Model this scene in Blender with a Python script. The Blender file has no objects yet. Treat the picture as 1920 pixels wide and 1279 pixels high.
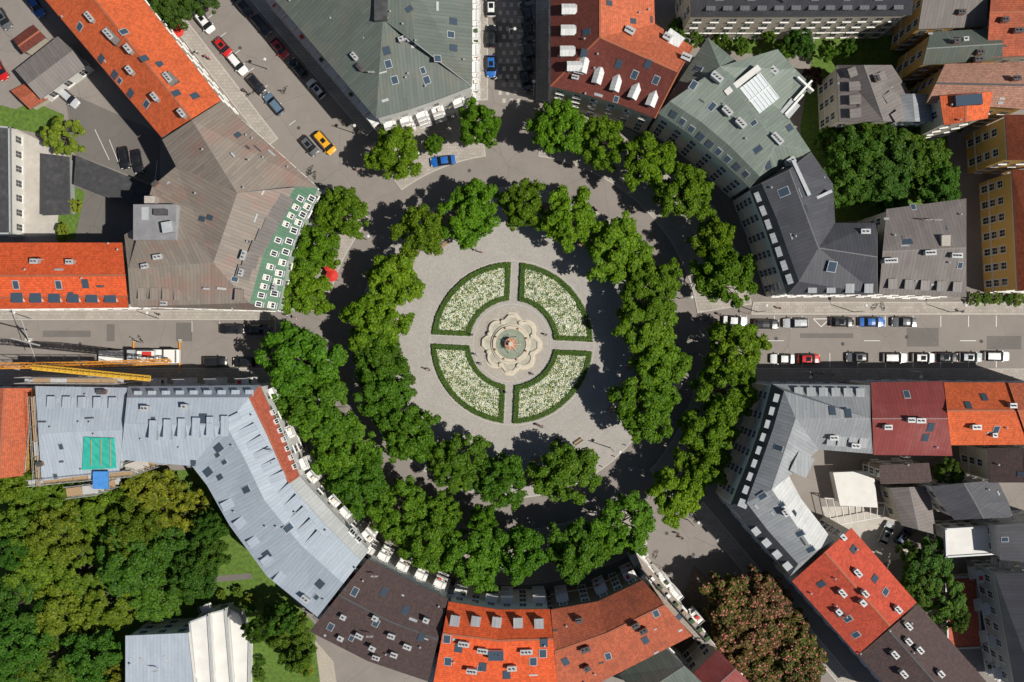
import bpy, math, random
import numpy as np
from mathutils import Vector, Matrix
from mathutils.bvhtree import BVHTree
from mathutils.geometry import tessellate_polygon
random.seed(7)
H=200.0
CX,CY=960.0,639.5
# survey helper: map coordinates (0.1 m grid measured from the aerial plan, with height) -> world metres
def P(x,y,z=0.0):
    k=(H-z)/H*0.1
    return Vector(((x-CX)*k,-(y-CY)*k,z))
sc=bpy.context.scene
col=sc.collection
# ------------------------------------------------------------------ materials
MATS={}
class NT:
    def __init__(s,name):
        m=bpy.data.materials.new(name); m.use_nodes=True
        s.m=m; s.t=m.node_tree; s.n=s.t.nodes; s.l=s.t.links
        s.b=s.n['Principled BSDF']
    def new(s,t,**k):
        n=s.n.new(t)
        for a,v in k.items(): setattr(n,a,v)
        return n
    def link(s,a,b): s.l.new(a,b)
    def math(s,op,a,b=None,c=None):
        n=s.new('ShaderNodeMath',operation=op)
        for i,v in enumerate((a,b,c)):
            if v is None: continue
            if isinstance(v,(int,float)): n.inputs[i].default_value=v
            else: s.link(v,n.inputs[i])
        return n.outputs[0]
    def mix(s,f,a,b,bt='MIX'):
        n=s.new('ShaderNodeMix',data_type='RGBA',blend_type=bt)
        for i,v in ((0,f),(6,a),(7,b)):
            if isinstance(v,(int,float)): n.inputs[i].default_value=v
            elif isinstance(v,(tuple,list)): n.inputs[i].default_value=(*v[:3],1)
            else: s.link(v,n.inputs[i])
        return n.outputs[2]
    def noise(s,scale,detail=4,vec=None,rough=.6):
        n=s.new('ShaderNodeTexNoise'); n.inputs['Scale'].default_value=scale
        n.inputs['Detail'].default_value=detail; n.inputs['Roughness'].default_value=rough
        if vec is not None: s.link(vec,n.inputs['Vector'])
        return n.outputs[0]
    def ramp(s,f,a,b):
        n=s.new('ShaderNodeMapRange'); s.link(f,n.inputs[0]); n.inputs[1].default_value=a; n.inputs[2].default_value=b
        return n.outputs[0]
def mul(c,k): return tuple(min(1,x*k) for x in c)
def plain(name,c,rough=.8,var=.25,scale=1.5,metal=0,bump=0,dirt=.0,dirtc=(.05,.045,.035)):
    if name in MATS: return name
    t=NT(name); geo=t.new('ShaderNodeNewGeometry'); pos=geo.outputs['Position']
    n1=t.noise(scale,6,pos); n2=t.noise(scale*.13,3,pos)
    cc=t.mix(t.ramp(n1,.3,.7),mul(c,1-var),mul(c,1+var))
    cc=t.mix(t.math('MULTIPLY',t.ramp(n2,.35,.7),var*.9),cc,mul(c,.55))
    if dirt: cc=t.mix(t.math('MULTIPLY',t.ramp(t.noise(scale*.5,5,pos),.52,.68),dirt),cc,dirtc)
    t.link(cc,t.b.inputs['Base Color']); t.b.inputs['Roughness'].default_value=rough; t.b.inputs['Metallic'].default_value=metal
    MATS[name]=t.m; return name
def seam(name,c,sp=.62,c2=None,amt=.4,dark=.30,rough=.6,var=.10):
    t=NT(name); uv=t.new('ShaderNodeUVMap'); sx=t.new('ShaderNodeSeparateXYZ'); t.link(uv.outputs[0],sx.inputs[0])
    u,v=sx.outputs[0],sx.outputs[1]
    us=t.math('DIVIDE',u,sp); fr=t.math('FRACT',us)
    line=t.math('LESS_THAN',fr,.17)
    cell=t.math('FLOOR',us); vr=t.math('FLOOR',t.math('ADD',t.math('DIVIDE',v,4.3),t.math('MULTIPLY',cell,.37)))
    cb=t.new('ShaderNodeCombineXYZ'); t.link(cell,cb.inputs[0]); t.link(vr,cb.inputs[1])
    wn=t.new('ShaderNodeTexWhiteNoise',noise_dimensions='2D'); t.link(cb.outputs[0],wn.inputs[0])
    cc=t.mix(wn.outputs[0],mul(c,1-var),mul(c,1+var))
    geo=t.new('ShaderNodeNewGeometry'); pos=geo.outputs['Position']
    mp=t.new('ShaderNodeMapping'); t.link(uv.outputs[0],mp.inputs[0]); mp.inputs['Scale'].default_value=(1.6,.18,1)
    st=t.noise(1.0,5,mp.outputs[0])
    cc=t.mix(t.math('MULTIPLY',t.ramp(st,.45,.8),.4),cc,mul(c,.58))
    pn=t.noise(.16,5,pos)
    cc=t.mix(t.math('MULTIPLY',t.ramp(pn,.5,.72),amt),cc,c2 or mul(c,1.3))
    cc=t.mix(t.math('MULTIPLY',t.ramp(t.noise(2.5,6,pos,.75),.5,.8),.4),cc,mul(c,.5))
    cc=t.mix(t.math('MULTIPLY',line,dark),cc,mul(c,.35))
    t.link(cc,t.b.inputs['Base Color']); t.b.inputs['Roughness'].default_value=rough
    b=t.new('ShaderNodeBump'); b.inputs['Strength'].default_value=.4; b.inputs['Distance'].default_value=.04
    t.link(line,b.inputs['Height']); t.link(b.outputs[0],t.b.inputs['Normal'])
    MATS[name]=t.m; return name
def tile(name,c,c2=None,amt=.35,var=.2,dark=.3):
    t=NT(name); uv=t.new('ShaderNodeUVMap'); sx=t.new('ShaderNodeSeparateXYZ'); t.link(uv.outputs[0],sx.inputs[0])
    us=t.math('DIVIDE',sx.outputs[0],.30); vs=t.math('DIVIDE',sx.outputs[1],.42)
    cb=t.new('ShaderNodeCombineXYZ'); t.link(t.math('FLOOR',us),cb.inputs[0]); t.link(t.math('FLOOR',vs),cb.inputs[1])
    wn=t.new('ShaderNodeTexWhiteNoise',noise_dimensions='2D'); t.link(cb.outputs[0],wn.inputs[0])
    cc=t.mix(wn.outputs[0],mul(c,1-var),mul(c,1+var))
    line=t.math('LESS_THAN',t.math('FRACT',vs),.25); l2=t.math('LESS_THAN',t.math('FRACT',us),.2)
    geo=t.new('ShaderNodeNewGeometry'); pos=geo.outputs['Position']
    cc=t.mix(t.math('MULTIPLY',t.ramp(t.noise(.22,6,pos,.7),.48,.72),amt),cc,c2 or mul(c,.45))
    cc=t.mix(t.math('MULTIPLY',t.ramp(t.noise(1.3,6,pos,.75),.52,.75),.45),cc,mul(c,.45))
    mp=t.new('ShaderNodeMapping'); t.link(uv.outputs[0],mp.inputs[0]); mp.inputs['Scale'].default_value=(1.2,.12,1)
    cc=t.mix(t.math('MULTIPLY',t.ramp(t.noise(1,4,mp.outputs[0]),.5,.8),.4),cc,mul(c,.5))
    cc=t.mix(t.math('MULTIPLY',line,dark),cc,mul(c,.35)); cc=t.mix(t.math('MULTIPLY',l2,dark*.4),cc,mul(c,.4))
    t.link(cc,t.b.inputs['Base Color']); t.b.inputs['Roughness'].default_value=.85
    b=t.new('ShaderNodeBump'); b.inputs['Strength'].default_value=.5; b.inputs['Distance'].default_value=.05
    t.link(line,b.inputs['Height']); t.link(b.outputs[0],t.b.inputs['Normal'])
    MATS[name]=t.m; return name
def cobble(name,c,scale=6.5,var=.14):
    t=NT(name); geo=t.new('ShaderNodeNewGeometry'); pos=geo.outputs['Position']
    vo=t.new('ShaderNodeTexVoronoi'); vo.inputs['Scale'].default_value=scale; t.link(pos,vo.inputs['Vector'])
    sp=t.new('ShaderNodeSeparateColor'); t.link(vo.outputs['Color'],sp.inputs[0])
    cc=t.mix(sp.outputs[0],mul(c,1-var),mul(c,1+var))
    sx=t.new('ShaderNodeSeparateXYZ'); t.link(pos,sx.inputs[0])
    r=t.math('SQRT',t.math('ADD',t.math('POWER',sx.outputs[0],2.0),t.math('POWER',sx.outputs[1],2.0)))
    ln=t.math('LESS_THAN',t.math('FRACT',t.math('ADD',t.math('MULTIPLY',r,.8),t.math('MULTIPLY',t.noise(.3,2,pos),.6))),.2)
    cc=t.mix(t.math('MULTIPLY',ln,.07),cc,mul(c,.6))
    cc=t.mix(t.math('MULTIPLY',t.ramp(t.noise(.18,6,pos,.7),.42,.7),.35),cc,mul(c,.68))
    cc=t.mix(t.math('MULTIPLY',t.ramp(t.noise(1.4,6,pos,.8),.55,.72),.25),cc,mul(c,.62))
    t.link(cc,t.b.inputs['Base Color']); t.b.inputs['Roughness'].default_value=.85
    MATS[name]=t.m; return name
def slabs(name,c):
    t=NT(name); geo=t.new('ShaderNodeNewGeometry'); pos=geo.outputs['Position']
    br=t.new('ShaderNodeTexBrick'); br.inputs['Scale'].default_value=1.0; br.inputs['Brick Width'].default_value=.9; br.inputs['Row Height'].default_value=.6
    br.inputs['Mortar Size'].default_value=.03; t.link(pos,br.inputs['Vector'])
    br.inputs['Color1'].default_value=(*mul(c,.9),1); br.inputs['Color2'].default_value=(*mul(c,1.08),1); br.inputs['Mortar'].default_value=(*mul(c,.65),1)
    cc=t.mix(t.math('MULTIPLY',t.ramp(t.noise(.4,6,pos,.7),.42,.72),.5),br.outputs[0],mul(c,.55))
    t.link(cc,t.b.inputs['Base Color']); t.b.inputs['Roughness'].default_value=.85; MATS[name]=t.m; return name
def glossy(name,c,rough=.12,metal=0,coat=0):
    t=NT(name); geo=t.new('ShaderNodeNewGeometry')
    cc=t.mix(t.noise(3,3,geo.outputs['Position']),mul(c,.85),mul(c,1.1)); t.link(cc,t.b.inputs['Base Color'])
    t.b.inputs['Roughness'].default_value=rough; t.b.inputs['Metallic'].default_value=metal; t.b.inputs['Coat Weight'].default_value=coat
    MATS[name]=t.m; return name
def asphalt(name,c):
    t=NT(name); geo=t.new('ShaderNodeNewGeometry'); pos=geo.outputs['Position']
    cc=t.mix(t.ramp(t.noise(9,5,pos,.8),.3,.7),mul(c,.85),mul(c,1.15))
    cc=t.mix(t.math('MULTIPLY',t.ramp(t.noise(.12,6,pos,.7),.4,.66),.45),cc,mul(c,.65))
    vo=t.new('ShaderNodeTexVoronoi',feature='DISTANCE_TO_EDGE'); vo.inputs['Scale'].default_value=.14
    mixv=t.new('ShaderNodeMix',data_type='VECTOR'); mixv.inputs[0].default_value=.35
    nn=t.new('ShaderNodeTexNoise'); nn.inputs['Scale'].default_value=.5; nn.inputs['Detail'].default_value=6; t.link(pos,nn.inputs['Vector'])
    t.link(pos,mixv.inputs[4]); t.link(nn.outputs['Color'],mixv.inputs[5]); t.link(mixv.outputs[1],vo.inputs['Vector'])
    cr=t.math('LESS_THAN',vo.outputs['Distance'],.005)
    cc=t.mix(t.math('MULTIPLY',cr,.3),cc,mul(c,.4))
    cc=t.mix(t.math('MULTIPLY',t.ramp(t.noise(.7,6,pos,.75),.55,.75),.3),cc,mul(c,1.35))
    # tyre-worn lanes: long soft streaks
    t.link(cc,t.b.inputs['Base Color']); t.b.inputs['Roughness'].default_value=.85; MATS[name]=t.m; return name
def leafmat(name,transl=.28):
    t=NT(name); t.n.remove(t.b); geo=t.new('ShaderNodeNewGeometry'); oi=t.new('ShaderNodeObjectInfo')
    rp=geo.outputs['Random Per Island']; tc=t.new('ShaderNodeTexCoord')
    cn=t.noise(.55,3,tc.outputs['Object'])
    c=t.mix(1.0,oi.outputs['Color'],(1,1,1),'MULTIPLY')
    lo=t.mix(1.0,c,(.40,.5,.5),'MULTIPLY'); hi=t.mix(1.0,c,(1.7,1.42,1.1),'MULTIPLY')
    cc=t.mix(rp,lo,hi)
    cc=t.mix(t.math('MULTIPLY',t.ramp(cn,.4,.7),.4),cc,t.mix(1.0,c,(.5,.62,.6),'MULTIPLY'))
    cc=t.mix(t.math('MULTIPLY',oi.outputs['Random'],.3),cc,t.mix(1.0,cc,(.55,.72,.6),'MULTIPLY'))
    d=t.new('ShaderNodeBsdfPrincipled'); d.inputs['Roughness'].default_value=.55; d.inputs['Specular IOR Level'].default_value=.2
    tr=t.new('ShaderNodeBsdfTranslucent'); t.link(cc,d.inputs['Base Color']); t.link(t.mix(1.0,cc,(1.2,1.35,.5),'MULTIPLY'),tr.inputs[0])
    ms=t.new('ShaderNodeMixShader'); ms.inputs[0].default_value=transl; t.link(d.outputs[0],ms.inputs[1]); t.link(tr.outputs[0],ms.inputs[2])
    t.link(ms.outputs[0],t.n['Material Output'].inputs[0]); MATS[name]=t.m; return name

tile('tile_orange',(.58,.112,.032)); tile('tile_orange2',(.48,.12,.052),c2=(.28,.09,.05),amt=.5); tile('tile_bright',(.62,.092,.022),amt=.2,dark=.25)
tile('tile_red',(.135,.03,.02),c2=(.2,.045,.026)); tile('tile_rust',(.38,.092,.042),c2=(.15,.055,.035),amt=.6); tile('tile_brown',(.072,.046,.043),c2=(.05,.034,.03))
tile('tile_pink',(.36,.19,.135)); tile('tile_scarlet',(.48,.07,.035),amt=.3)
seam('seam_copper',(.225,.19,.158),c2=(.29,.14,.11),amt=.75); seam('seam_greengrey',(.10,.122,.105),c2=(.155,.135,.10),amt=.6)
seam('seam_green',(.16,.195,.165),c2=(.22,.24,.20)); seam('seam_dark',(.066,.068,.079),c2=(.095,.095,.108)); seam('seam_brown',(.17,.15,.14))
seam('seam_blue',(.34,.39,.45),c2=(.42,.465,.52),dark=.2,var=.05); seam('seam_grey',(.26,.275,.29),c2=(.38,.39,.40),amt=.6); seam('seam_red',(.22,.045,.04),c2=(.32,.13,.12),amt=.5)
seam('seam_white',(.60,.61,.60),dark=.22,var=.06); seam('seam_mossgreen',(.075,.165,.10),c2=(.11,.21,.14)); tile('terracotta',(.42,.10,.055),amt=.2)
plain('render_cream',(.52,.47,.38),var=.08,scale=.8); plain('render_white',(.68,.67,.63),var=.07,scale=.8); plain('render_yellow',(.62,.38,.11),var=.08,scale=.8)
plain('render_grey',(.34,.36,.37),var=.1,scale=.8); plain('render_green',(.36,.44,.36),var=.1,scale=.8); plain('render_brown',(.16,.12,.09),var=.1)
plain('trim_white',(.70,.69,.66),var=.06); plain('stone',(.50,.45,.36),var=.15,scale=3,dirt=.35,dirtc=(.2,.17,.12)); plain('gutter',(.20,.21,.20),var=.1,rough=.5); plain('ridge_tile',(.32,.10,.05),var=.3,scale=5)
glossy('window_glass',(.025,.03,.038),.06); glossy('skylight_glass',(.05,.075,.105),.12); glossy('roof_glazing',(.60,.65,.67),.15); plain('zinc',(.36,.38,.39),var=.12,rough=.45); plain('lead_dark',(.06,.06,.065),var=.2)
plain('chimney_render',(.38,.34,.30),var=.2,scale=4); plain('chimney_pale',(.52,.50,.46),var=.15,scale=4); plain('chimney_brick',(.30,.14,.09),var=.25,scale=6); plain('pot',(.1,.06,.05)); plain('flatroof_white',(.60,.59,.56),var=.08,scale=.7,dirt=.3,dirtc=(.35,.33,.3))
plain('flatroof_dark',(.045,.045,.048),var=.3,scale=1,dirt=.3,dirtc=(.1,.1,.1)); plain('flatroof_grey',(.20,.20,.21),var=.2,scale=1,dirt=.3); plain('terrace_tile',(.27,.22,.18),var=.25,scale=3)
plain('teal_tarp',(.03,.36,.28),var=.15,scale=.6,rough=.5); plain('blue_tarp',(.05,.22,.55),var=.15); plain('wood',(.33,.22,.12),var=.25,scale=4); plain('steel',(.42,.42,.41),var=.1,rough=.4)
asphalt('asphalt',(.225,.20,.18)); asphalt('asphalt_patch',(.14,.128,.118)); slabs('pavement',(.35,.318,.28)); cobble('plaza_cobble',(.325,.305,.28)); cobble('kerb_cobble',(.34,.31,.27),6)
plain('kerb',(.42,.39,.35),var=.15,scale=4); plain('concrete_yard',(.42,.39,.35),var=.15,scale=.8,dirt=.3,dirtc=(.2,.18,.15)); plain('grass',(.085,.15,.02),var=.4,scale=1.6,rough=.95); plain('soil',(.19,.14,.10),var=.35,scale=2,rough=.95)
plain('gravel_path',(.36,.32,.26),var=.2,scale=4); plain('paint_white',(.62,.61,.58),var=.2,scale=5); plain('bark',(.09,.07,.05),var=.3,scale=5); plain('bedgreen',(.045,.08,.02),var=.4,scale=4)
plain('water_green',(.24,.27,.205),var=.2,scale=1.2,rough=.15); plain('water_pale',(.39,.375,.30),var=.2,scale=1,rough=.2); plain('bronze',(.46,.22,.12),var=.4,scale=6); plain('water_foam',(.7,.7,.68),var=.1)
plain('crane_orange',(.62,.26,.03),var=.12,rough=.5); plain('crane_yellow',(.70,.42,.04),var=.1,rough=.5); plain('rubber',(.02,.02,.02)); plain('fabric_red',(.55,.03,.02),var=.1); plain('fabric_cream',(.65,.6,.5),var=.1)
leafmat('leaves'); leafmat('hedge_leaves',.15); plain('blossom_red',(.42,.13,.11),var=.3,scale=8)
for nm,c in dict(white=(.72,.72,.71),black=(.012,.012,.014),grey=(.10,.105,.11),silver=(.42,.44,.46),red=(.5,.012,.01),blue=(.015,.12,.42),darkblue=(.02,.04,.10),bluegrey=(.10,.16,.23),yellow=(.75,.36,.01)).items():
    glossy('paint_'+nm,c,.28,.0,1.0)
glossy('car_glass',(.012,.014,.017),.03); glossy('lamp_glass',(.6,.6,.58),.1); glossy('tail_red',(.4,.01,.01),.2); plain('skin',(.5,.3,.2),var=.05); plain('hair',(.04,.025,.015))
for nm,c in dict(white=(.65,.65,.63),black=(.02,.02,.022),blue=(.05,.09,.25),red=(.45,.04,.04),denim=(.05,.07,.13),khaki=(.3,.24,.15)).items(): plain('cloth_'+nm,c,var=.1)

# ------------------------------------------------------------------ mesh builder
class MB:
    def __init__(s): s.v=[];s.f=[];s.m=[];s.uv=[];s.mats=[]
    def mi(s,name):
        if name not in s.mats: s.mats.append(name)
        return s.mats.index(name)
    def poly(s,pts,mat,uv=None):
        b=len(s.v); s.v.extend([tuple(p) for p in pts]); s.f.append(tuple(range(b,b+len(pts)))); s.m.append(s.mi(mat))
        s.uv.extend(uv if uv else [(0,0)]*len(pts))
    def box(s,c,ax,ay,az,sx,sy,sz,mat,top=None):
        c=Vector(c); a=ax*(sx/2); b=ay*(sy/2); d=az*sz
        q=[c-a-b,c+a-b,c+a+b,c-a+b]; t=[p+d for p in q]
        fs=[(q[3],q[2],q[1],q[0]),(t[0],t[1],t[2],t[3])]+[(q[i],q[(i+1)%4],t[(i+1)%4],t[i]) for i in range(4)]
        for i,f in enumerate(fs):
            if i==1 and top: s.poly(f,top,roofuv(f))
            else: s.poly(f,mat,roofuv(f) if mat.startswith(('seam','tile')) else None)
    def beam(s,p,q,w,mat):
        p=Vector(p);q=Vector(q);d=q-p
        if d.length<1e-4: return
        L=d.length; d/=L; u=d.orthogonal().normalized(); s.box(p,u,d.cross(u),d,w,w,L,mat)
    def tube(s,pts,rs,n,mat,cap=True):
        rings=[]
        for i,p in enumerate(pts):
            p=Vector(p); d=(Vector(pts[min(i+1,len(pts)-1)])-Vector(pts[max(i-1,0)])).normalized()
            u=d.cross(Vector((.3,.9,.1))).normalized(); w=d.cross(u)
            b=len(s.v)
            for k in range(n):
                a=2*math.pi*k/n; s.v.append(tuple(p+(u*math.cos(a)+w*math.sin(a))*rs[i]))
            rings.append(b)
        m=s.mi(mat)
        for i in range(len(pts)-1):
            for k in range(n):
                a,b=rings[i],rings[i+1]; k2=(k+1)%n
                s.f.append((a+k,a+k2,b+k2,b+k)); s.m.append(m); s.uv.extend([(0,0)]*4)
        if cap:
            for r in (rings[0],rings[-1]):
                s.f.append(tuple(range(r,r+n))); s.m.append(m); s.uv.extend([(0,0)]*n)
    def mesh(s,name,smooth=False):
        me=bpy.data.meshes.new(name); me.from_pydata(s.v,[],s.f)
        for n in s.mats: me.materials.append(MATS[n])
        me.polygons.foreach_set('material_index',s.m)
        ul=me.uv_layers.new(name='UVMap'); ul.data.foreach_set('uv',np.array(s.uv,dtype=np.float32).ravel())
        if smooth: me.polygons.foreach_set('use_smooth',[True]*len(s.f))
        me.update(); return me
    def obj(s,name,parent=None,smooth=False):
        o=bpy.data.objects.new(name,s.mesh(name,smooth)); col.objects.link(o)
        if parent: o.parent=parent
        return o
def empty(name,loc=(0,0,0)):
    o=bpy.data.objects.new(name,None); o.location=loc; col.objects.link(o); return o
Z=Vector((0,0,1)); X=Vector((1,0,0)); Y=Vector((0,1,0))
def newell(pts):
    n=Vector((0,0,0))
    for i in range(len(pts)):
        a=Vector(pts[i]);b=Vector(pts[(i+1)%len(pts)]); n+=a.cross(b)
    if n.length<1e-9: return Z.copy()
    n.normalize(); return n if n.z>=0 else -n
def roofuv(pts,flat=None):
    n=newell(pts)
    if n.z>.9995: u=flat or X
    else: u=Z.cross(n)
    u=u.normalized(); v=n.cross(u)
    return [(Vector(p).dot(u)+500,Vector(p).dot(v)+500) for p in pts]

# ------------------------------------------------------------------ buildings
BL=[]; RV=[]; RF=[]; RB=[]
def inset(loop,d):
    n=len(loop); A=sum(loop[i].x*loop[(i+1)%n].y-loop[(i+1)%n].x*loop[i].y for i in range(n)); sg=1 if A>0 else -1
    out=[]
    for i in range(n):
        p0,p1,p2=loop[i-1],loop[i],loop[(i+1)%n]
        e1=(p1-p0);e1.z=0;e1.normalize(); e2=(p2-p1);e2.z=0;e2.normalize()
        n1=Vector((-e1.y,e1.x,0))*sg; n2=Vector((-e2.y,e2.x,0))*sg
        m=(n1+n2); m=m/max(.35,m.dot(n1)) if m.length>.1 else n1
        out.append(p1+m*d)
    return out,sg
def finish_building(name,loop,roof,ends,wall,over=.35,balc=None,winw=1.15,surround='trim_white',nowin=False):
    root=empty(name,(0,0,0)); bi=len(BL)
    r=MB(); w=MB(); g=MB(); det=MB(); ed={}
    for pts,m in roof:
        r.poly(pts,m,roofuv(pts)); b=len(RV); RV.extend([Vector(p) for p in pts]); nn=newell(pts)
        for tri in tessellate_polygon([[Vector(p) for p in pts]]):
            RF.append((b+tri[0],b+tri[1],b+tri[2])); RB.append(bi)
        for i in range(len(pts)):
            a=tuple(round(x,2) for x in pts[i]); c=tuple(round(x,2) for x in pts[(i+1)%len(pts)])
            ed.setdefault((min(a,c),max(a,c)),[]).append((nn,m))
    for (a,c),l in ed.items():
        if len(l)==2 and l[0][0].dot(l[1][0])<.992:
            tl=l[0][1].startswith('t'); A_=Vector(a);C_=Vector(c); d=(C_-A_); L=d.length; d.normalize(); n2=(l[0][0]+l[1][0]).normalized(); s_=d.cross(n2)
            if s_.length>.1: r.box(A_-n2*.10,s_.normalized(),n2,d,.32 if tl else .14,.20 if tl else .16,L,('ridge_tile' if 'brown' not in l[0][1] and 'pink' not in l[0][1] else 'lead_dark') if tl else 'gutter')
    for pts,m in ends: r.poly(pts,m)
    ins,sg=inset(loop,over); n=len(loop)
    for i in range(n):
        a,b=loop[i],loop[(i+1)%n]; ia,ib=ins[i],ins[(i+1)%n]; dz=Z*.28
        r.poly([a,b,b-dz,a-dz],'gutter'); r.poly([a-dz,b-dz,Vector((ib.x,ib.y,b.z-.28)),Vector((ia.x,ia.y,a.z-.28))],'trim_white')
        A0=Vector((ia.x,ia.y,0)); B0=Vector((ib.x,ib.y,0)); za=a.z-.28; zb=b.z-.28
        w.poly([A0,B0,B0+Z*zb,A0+Z*za],wall)
        e=B0-A0; L=e.length
        if L<2.2: continue
        e/=L; o=Vector((e.y,-e.x,0))*sg; zt=min(za,zb)
        if zt>7:
            for zz,hh,pp in ((3.9,.25,.12),(zt-.55,.4,.18)):
                w.box((A0+B0)/2+o*(pp/2+.003)+Z*zz,e,o,Z,L-.1,pp,hh,surround)
        if nowin: continue
        fl=max(1,int((zt-.8)/3.25)); nc=max(1,int(L/2.7)); sp=L/nc
        for k in range(nc):
            for f in range(fl):
                c=A0+e*(sp*(k+.5))+Z*(1.1+f*3.3); hh=1.9 if f else 2.3
                if c.z+hh>zt-.6: continue
                ww=winw
                def q(x0,x1,z0,z1,off): return [c+e*x0+Z*z0+o*off,c+e*x1+Z*z0+o*off,c+e*x1+Z*z1+o*off,c+e*x0+Z*z1+o*off]
                g.poly(q(-ww/2-.16,ww/2+.16,-.15,hh+.18,.03),surround)
                g.poly(q(-ww/2,ww/2,0,hh,.05),'window_glass')
                g.poly(q(-.035,.035,0,hh,.065),'trim_white'); g.poly(q(-ww/2,ww/2,hh*.62,hh*.62+.07,.07),'trim_white')
                g.box(c-Z*.2+o*.12,e,o,Z,ww+.4,.2,.08,surround)
                if balc and f>0 and (k%balc==0):
                    bc=c-Z*.55+o*.75; g.box(bc,e,o,Z,2.2,1.3,.15,'trim_white')
                    for t in np.linspace(-1.05,1.05,9): g.box(bc+o*.6+e*t+Z*.15,e,o,Z,.05,.05,.95,'steel')
                    g.box(bc+o*.6+Z*1.1,e,o,Z,2.2,.07,.06,'steel')
                    for t in (-1.07,1.07): g.box(bc+e*t+Z*1.1,e,o,Z,.06,1.2,.06,'steel')
                    if random.random()<.4: g.box(bc+e*random.uniform(-.6,.6)+Z*.16,e,o,Z,.6,.6,.5,random.choice(('wood','bedgreen','fabric_red','fabric_cream')))
    r.obj('roof',root); w.obj('walls',root)
    if g.f: g.obj('windows',root)
    BL.append(dict(root=root,det=det,name=name))
    return bi
def polyb(name,ev,ze,inner,faces,wall,flatmat=None,parapet=True,**k):
    loop=[P(e[0],e[1],e[2] if len(e)>2 else ze) for e in ev]
    pts=loop+[P(*i) for i in inner]
    if flatmat: roof=[(loop,flatmat)]
    else: roof=[([pts[i] for i in f],m) for f,m in faces]
    bi=finish_building(name,loop,roof,[],wall,**k)
    if flatmat and parapet:
        d=BL[bi]['det']; n=len(loop); li,_=inset(loop,.2)
        for i in range(n):
            a,b=li[i],li[(i+1)%n]; e=(b-a); L=e.length; e.normalize(); d.box((a+b)/2+Z*.003,e,Z.cross(e),Z,L+.2,.28,.35,'zinc')
    return bi
def strip(name,A,B,prof,mats,wall,segm=None,endm=None,**k):
    n=len(A); rows=[]
    for t,z in prof:
        rows.append([P(A[i][0]+(B[i][0]-A[i][0])*t,A[i][1]+(B[i][1]-A[i][1])*t,z) for i in range(n)])
    roof=[]
    for j in range(len(prof)-1):
        for i in range(n-1):
            m=mats[j] if isinstance(mats,(list,tuple)) else mats
            if segm and (i,j) in segm: m=segm[(i,j)]
            roof.append(([rows[j][i],rows[j][i+1],rows[j+1][i+1],rows[j+1][i]],m))
    ends=[([rows[j][0] for j in range(len(prof))],endm or wall),([rows[j][-1] for j in range(len(prof))],endm or wall)]
    if len(prof)<3: ends=[]
    return finish_building(name,rows[0]+rows[-1][::-1],roof,ends,wall,**k)
def gab(ze,zr,t=.5,z2=None): return [(0,ze),(t,zr),(1,z2 if z2 is not None else ze)]
AP='apartment_building'
strip(AP,[(200,-92),(270,0),(415,188)],[(12,-85),(85,0),(303,258)],gab(16,21),'tile_orange','render_cream')
polyb(AP,[(304,262),(415,190),(596,352),(566,410),(541,482),(520,583),(245,575),(233,440),(268,420),(285,350),(330,312)],16.2,
 [(552,352,19.3),(516,420,19.3),(491,485,19.3),(468,568,19.3),(445,362,20.9),(400,493,20.9),(240,505,20.3),(360,225,20.3)],
 [([2,3,12,11],'seam_mossgreen'),([3,4,13,12],'seam_mossgreen'),([4,5,14,13],'seam_mossgreen'),([1,2,11,15,18],'seam_copper'),([11,12,13,14,16,15],'seam_copper'),
  ([5,6,17,16,14],'seam_copper'),([6,7,17],'seam_copper'),([0,18,15,10],'seam_copper'),([10,15,16,9],'seam_copper'),([9,16,17,8],'seam_copper'),([8,17,7],'seam_copper'),([0,1,18],'seam_copper')],'render_green')
strip(AP,[(-60,580),(241,577)],[(-60,455),(229,455)],[(0,15.2),(.17,18),(.5,19.6),(1,15.5)],'tile_bright','render_white')
polyb(AP,[(477,-45),(705,222),(770,204),(830,183),(885,162),(886,-45)],17,[(690,-45,22.6),(718,35,22.6),(778,80,22.6),(765,-45,22.4)],
 [([0,1,7,6],'seam_greengrey'),([1,2,3,4,8,7],'seam_greengrey'),([4,5,9,8],'seam_greengrey'),([6,7,8,9],'seam_greengrey')],'render_white',balc=1)
polyb(AP,[(1032,-45),(1032,162),(1100,178),(1165,197),(1228,222),(1300,88),(1228,45),(1225,-45)],16,[(1125,-45,22),(1125,70,22),(1272,135,22)],
 [([0,1,9,8],'tile_red'),([1,2,3,4,10,9],'tile_red'),([4,5,10],'tile_red'),([5,6,9,10],'tile_orange2'),([6,7,8,9],'tile_orange2')],'render_cream')
polyb(AP,[(1233,212),(1290,250),(1350,300),(1405,352),(1520,283),(1475,215),(1522,160),(1492,130),(1458,92),(1385,118),(1327,70)],16.6,
 [(1256,190,19.2),(1314,228,19.2),(1370,275,19.2),(1424,330,19.2),(1350,125,20.6),(1455,270,20.6)],
 [([0,1,12,11],'seam_green'),([1,2,13,12],'seam_green'),([2,3,14,13],'seam_green'),([11,12,13,14,16,15],'seam_green'),([0,11,15,10],'seam_green'),([3,4,16,14],'seam_green'),
  ([10,15,9],'seam_green'),([9,15,16,5,6,7,8],'seam_green'),([4,5,16],'seam_green')],'render_white')
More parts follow.
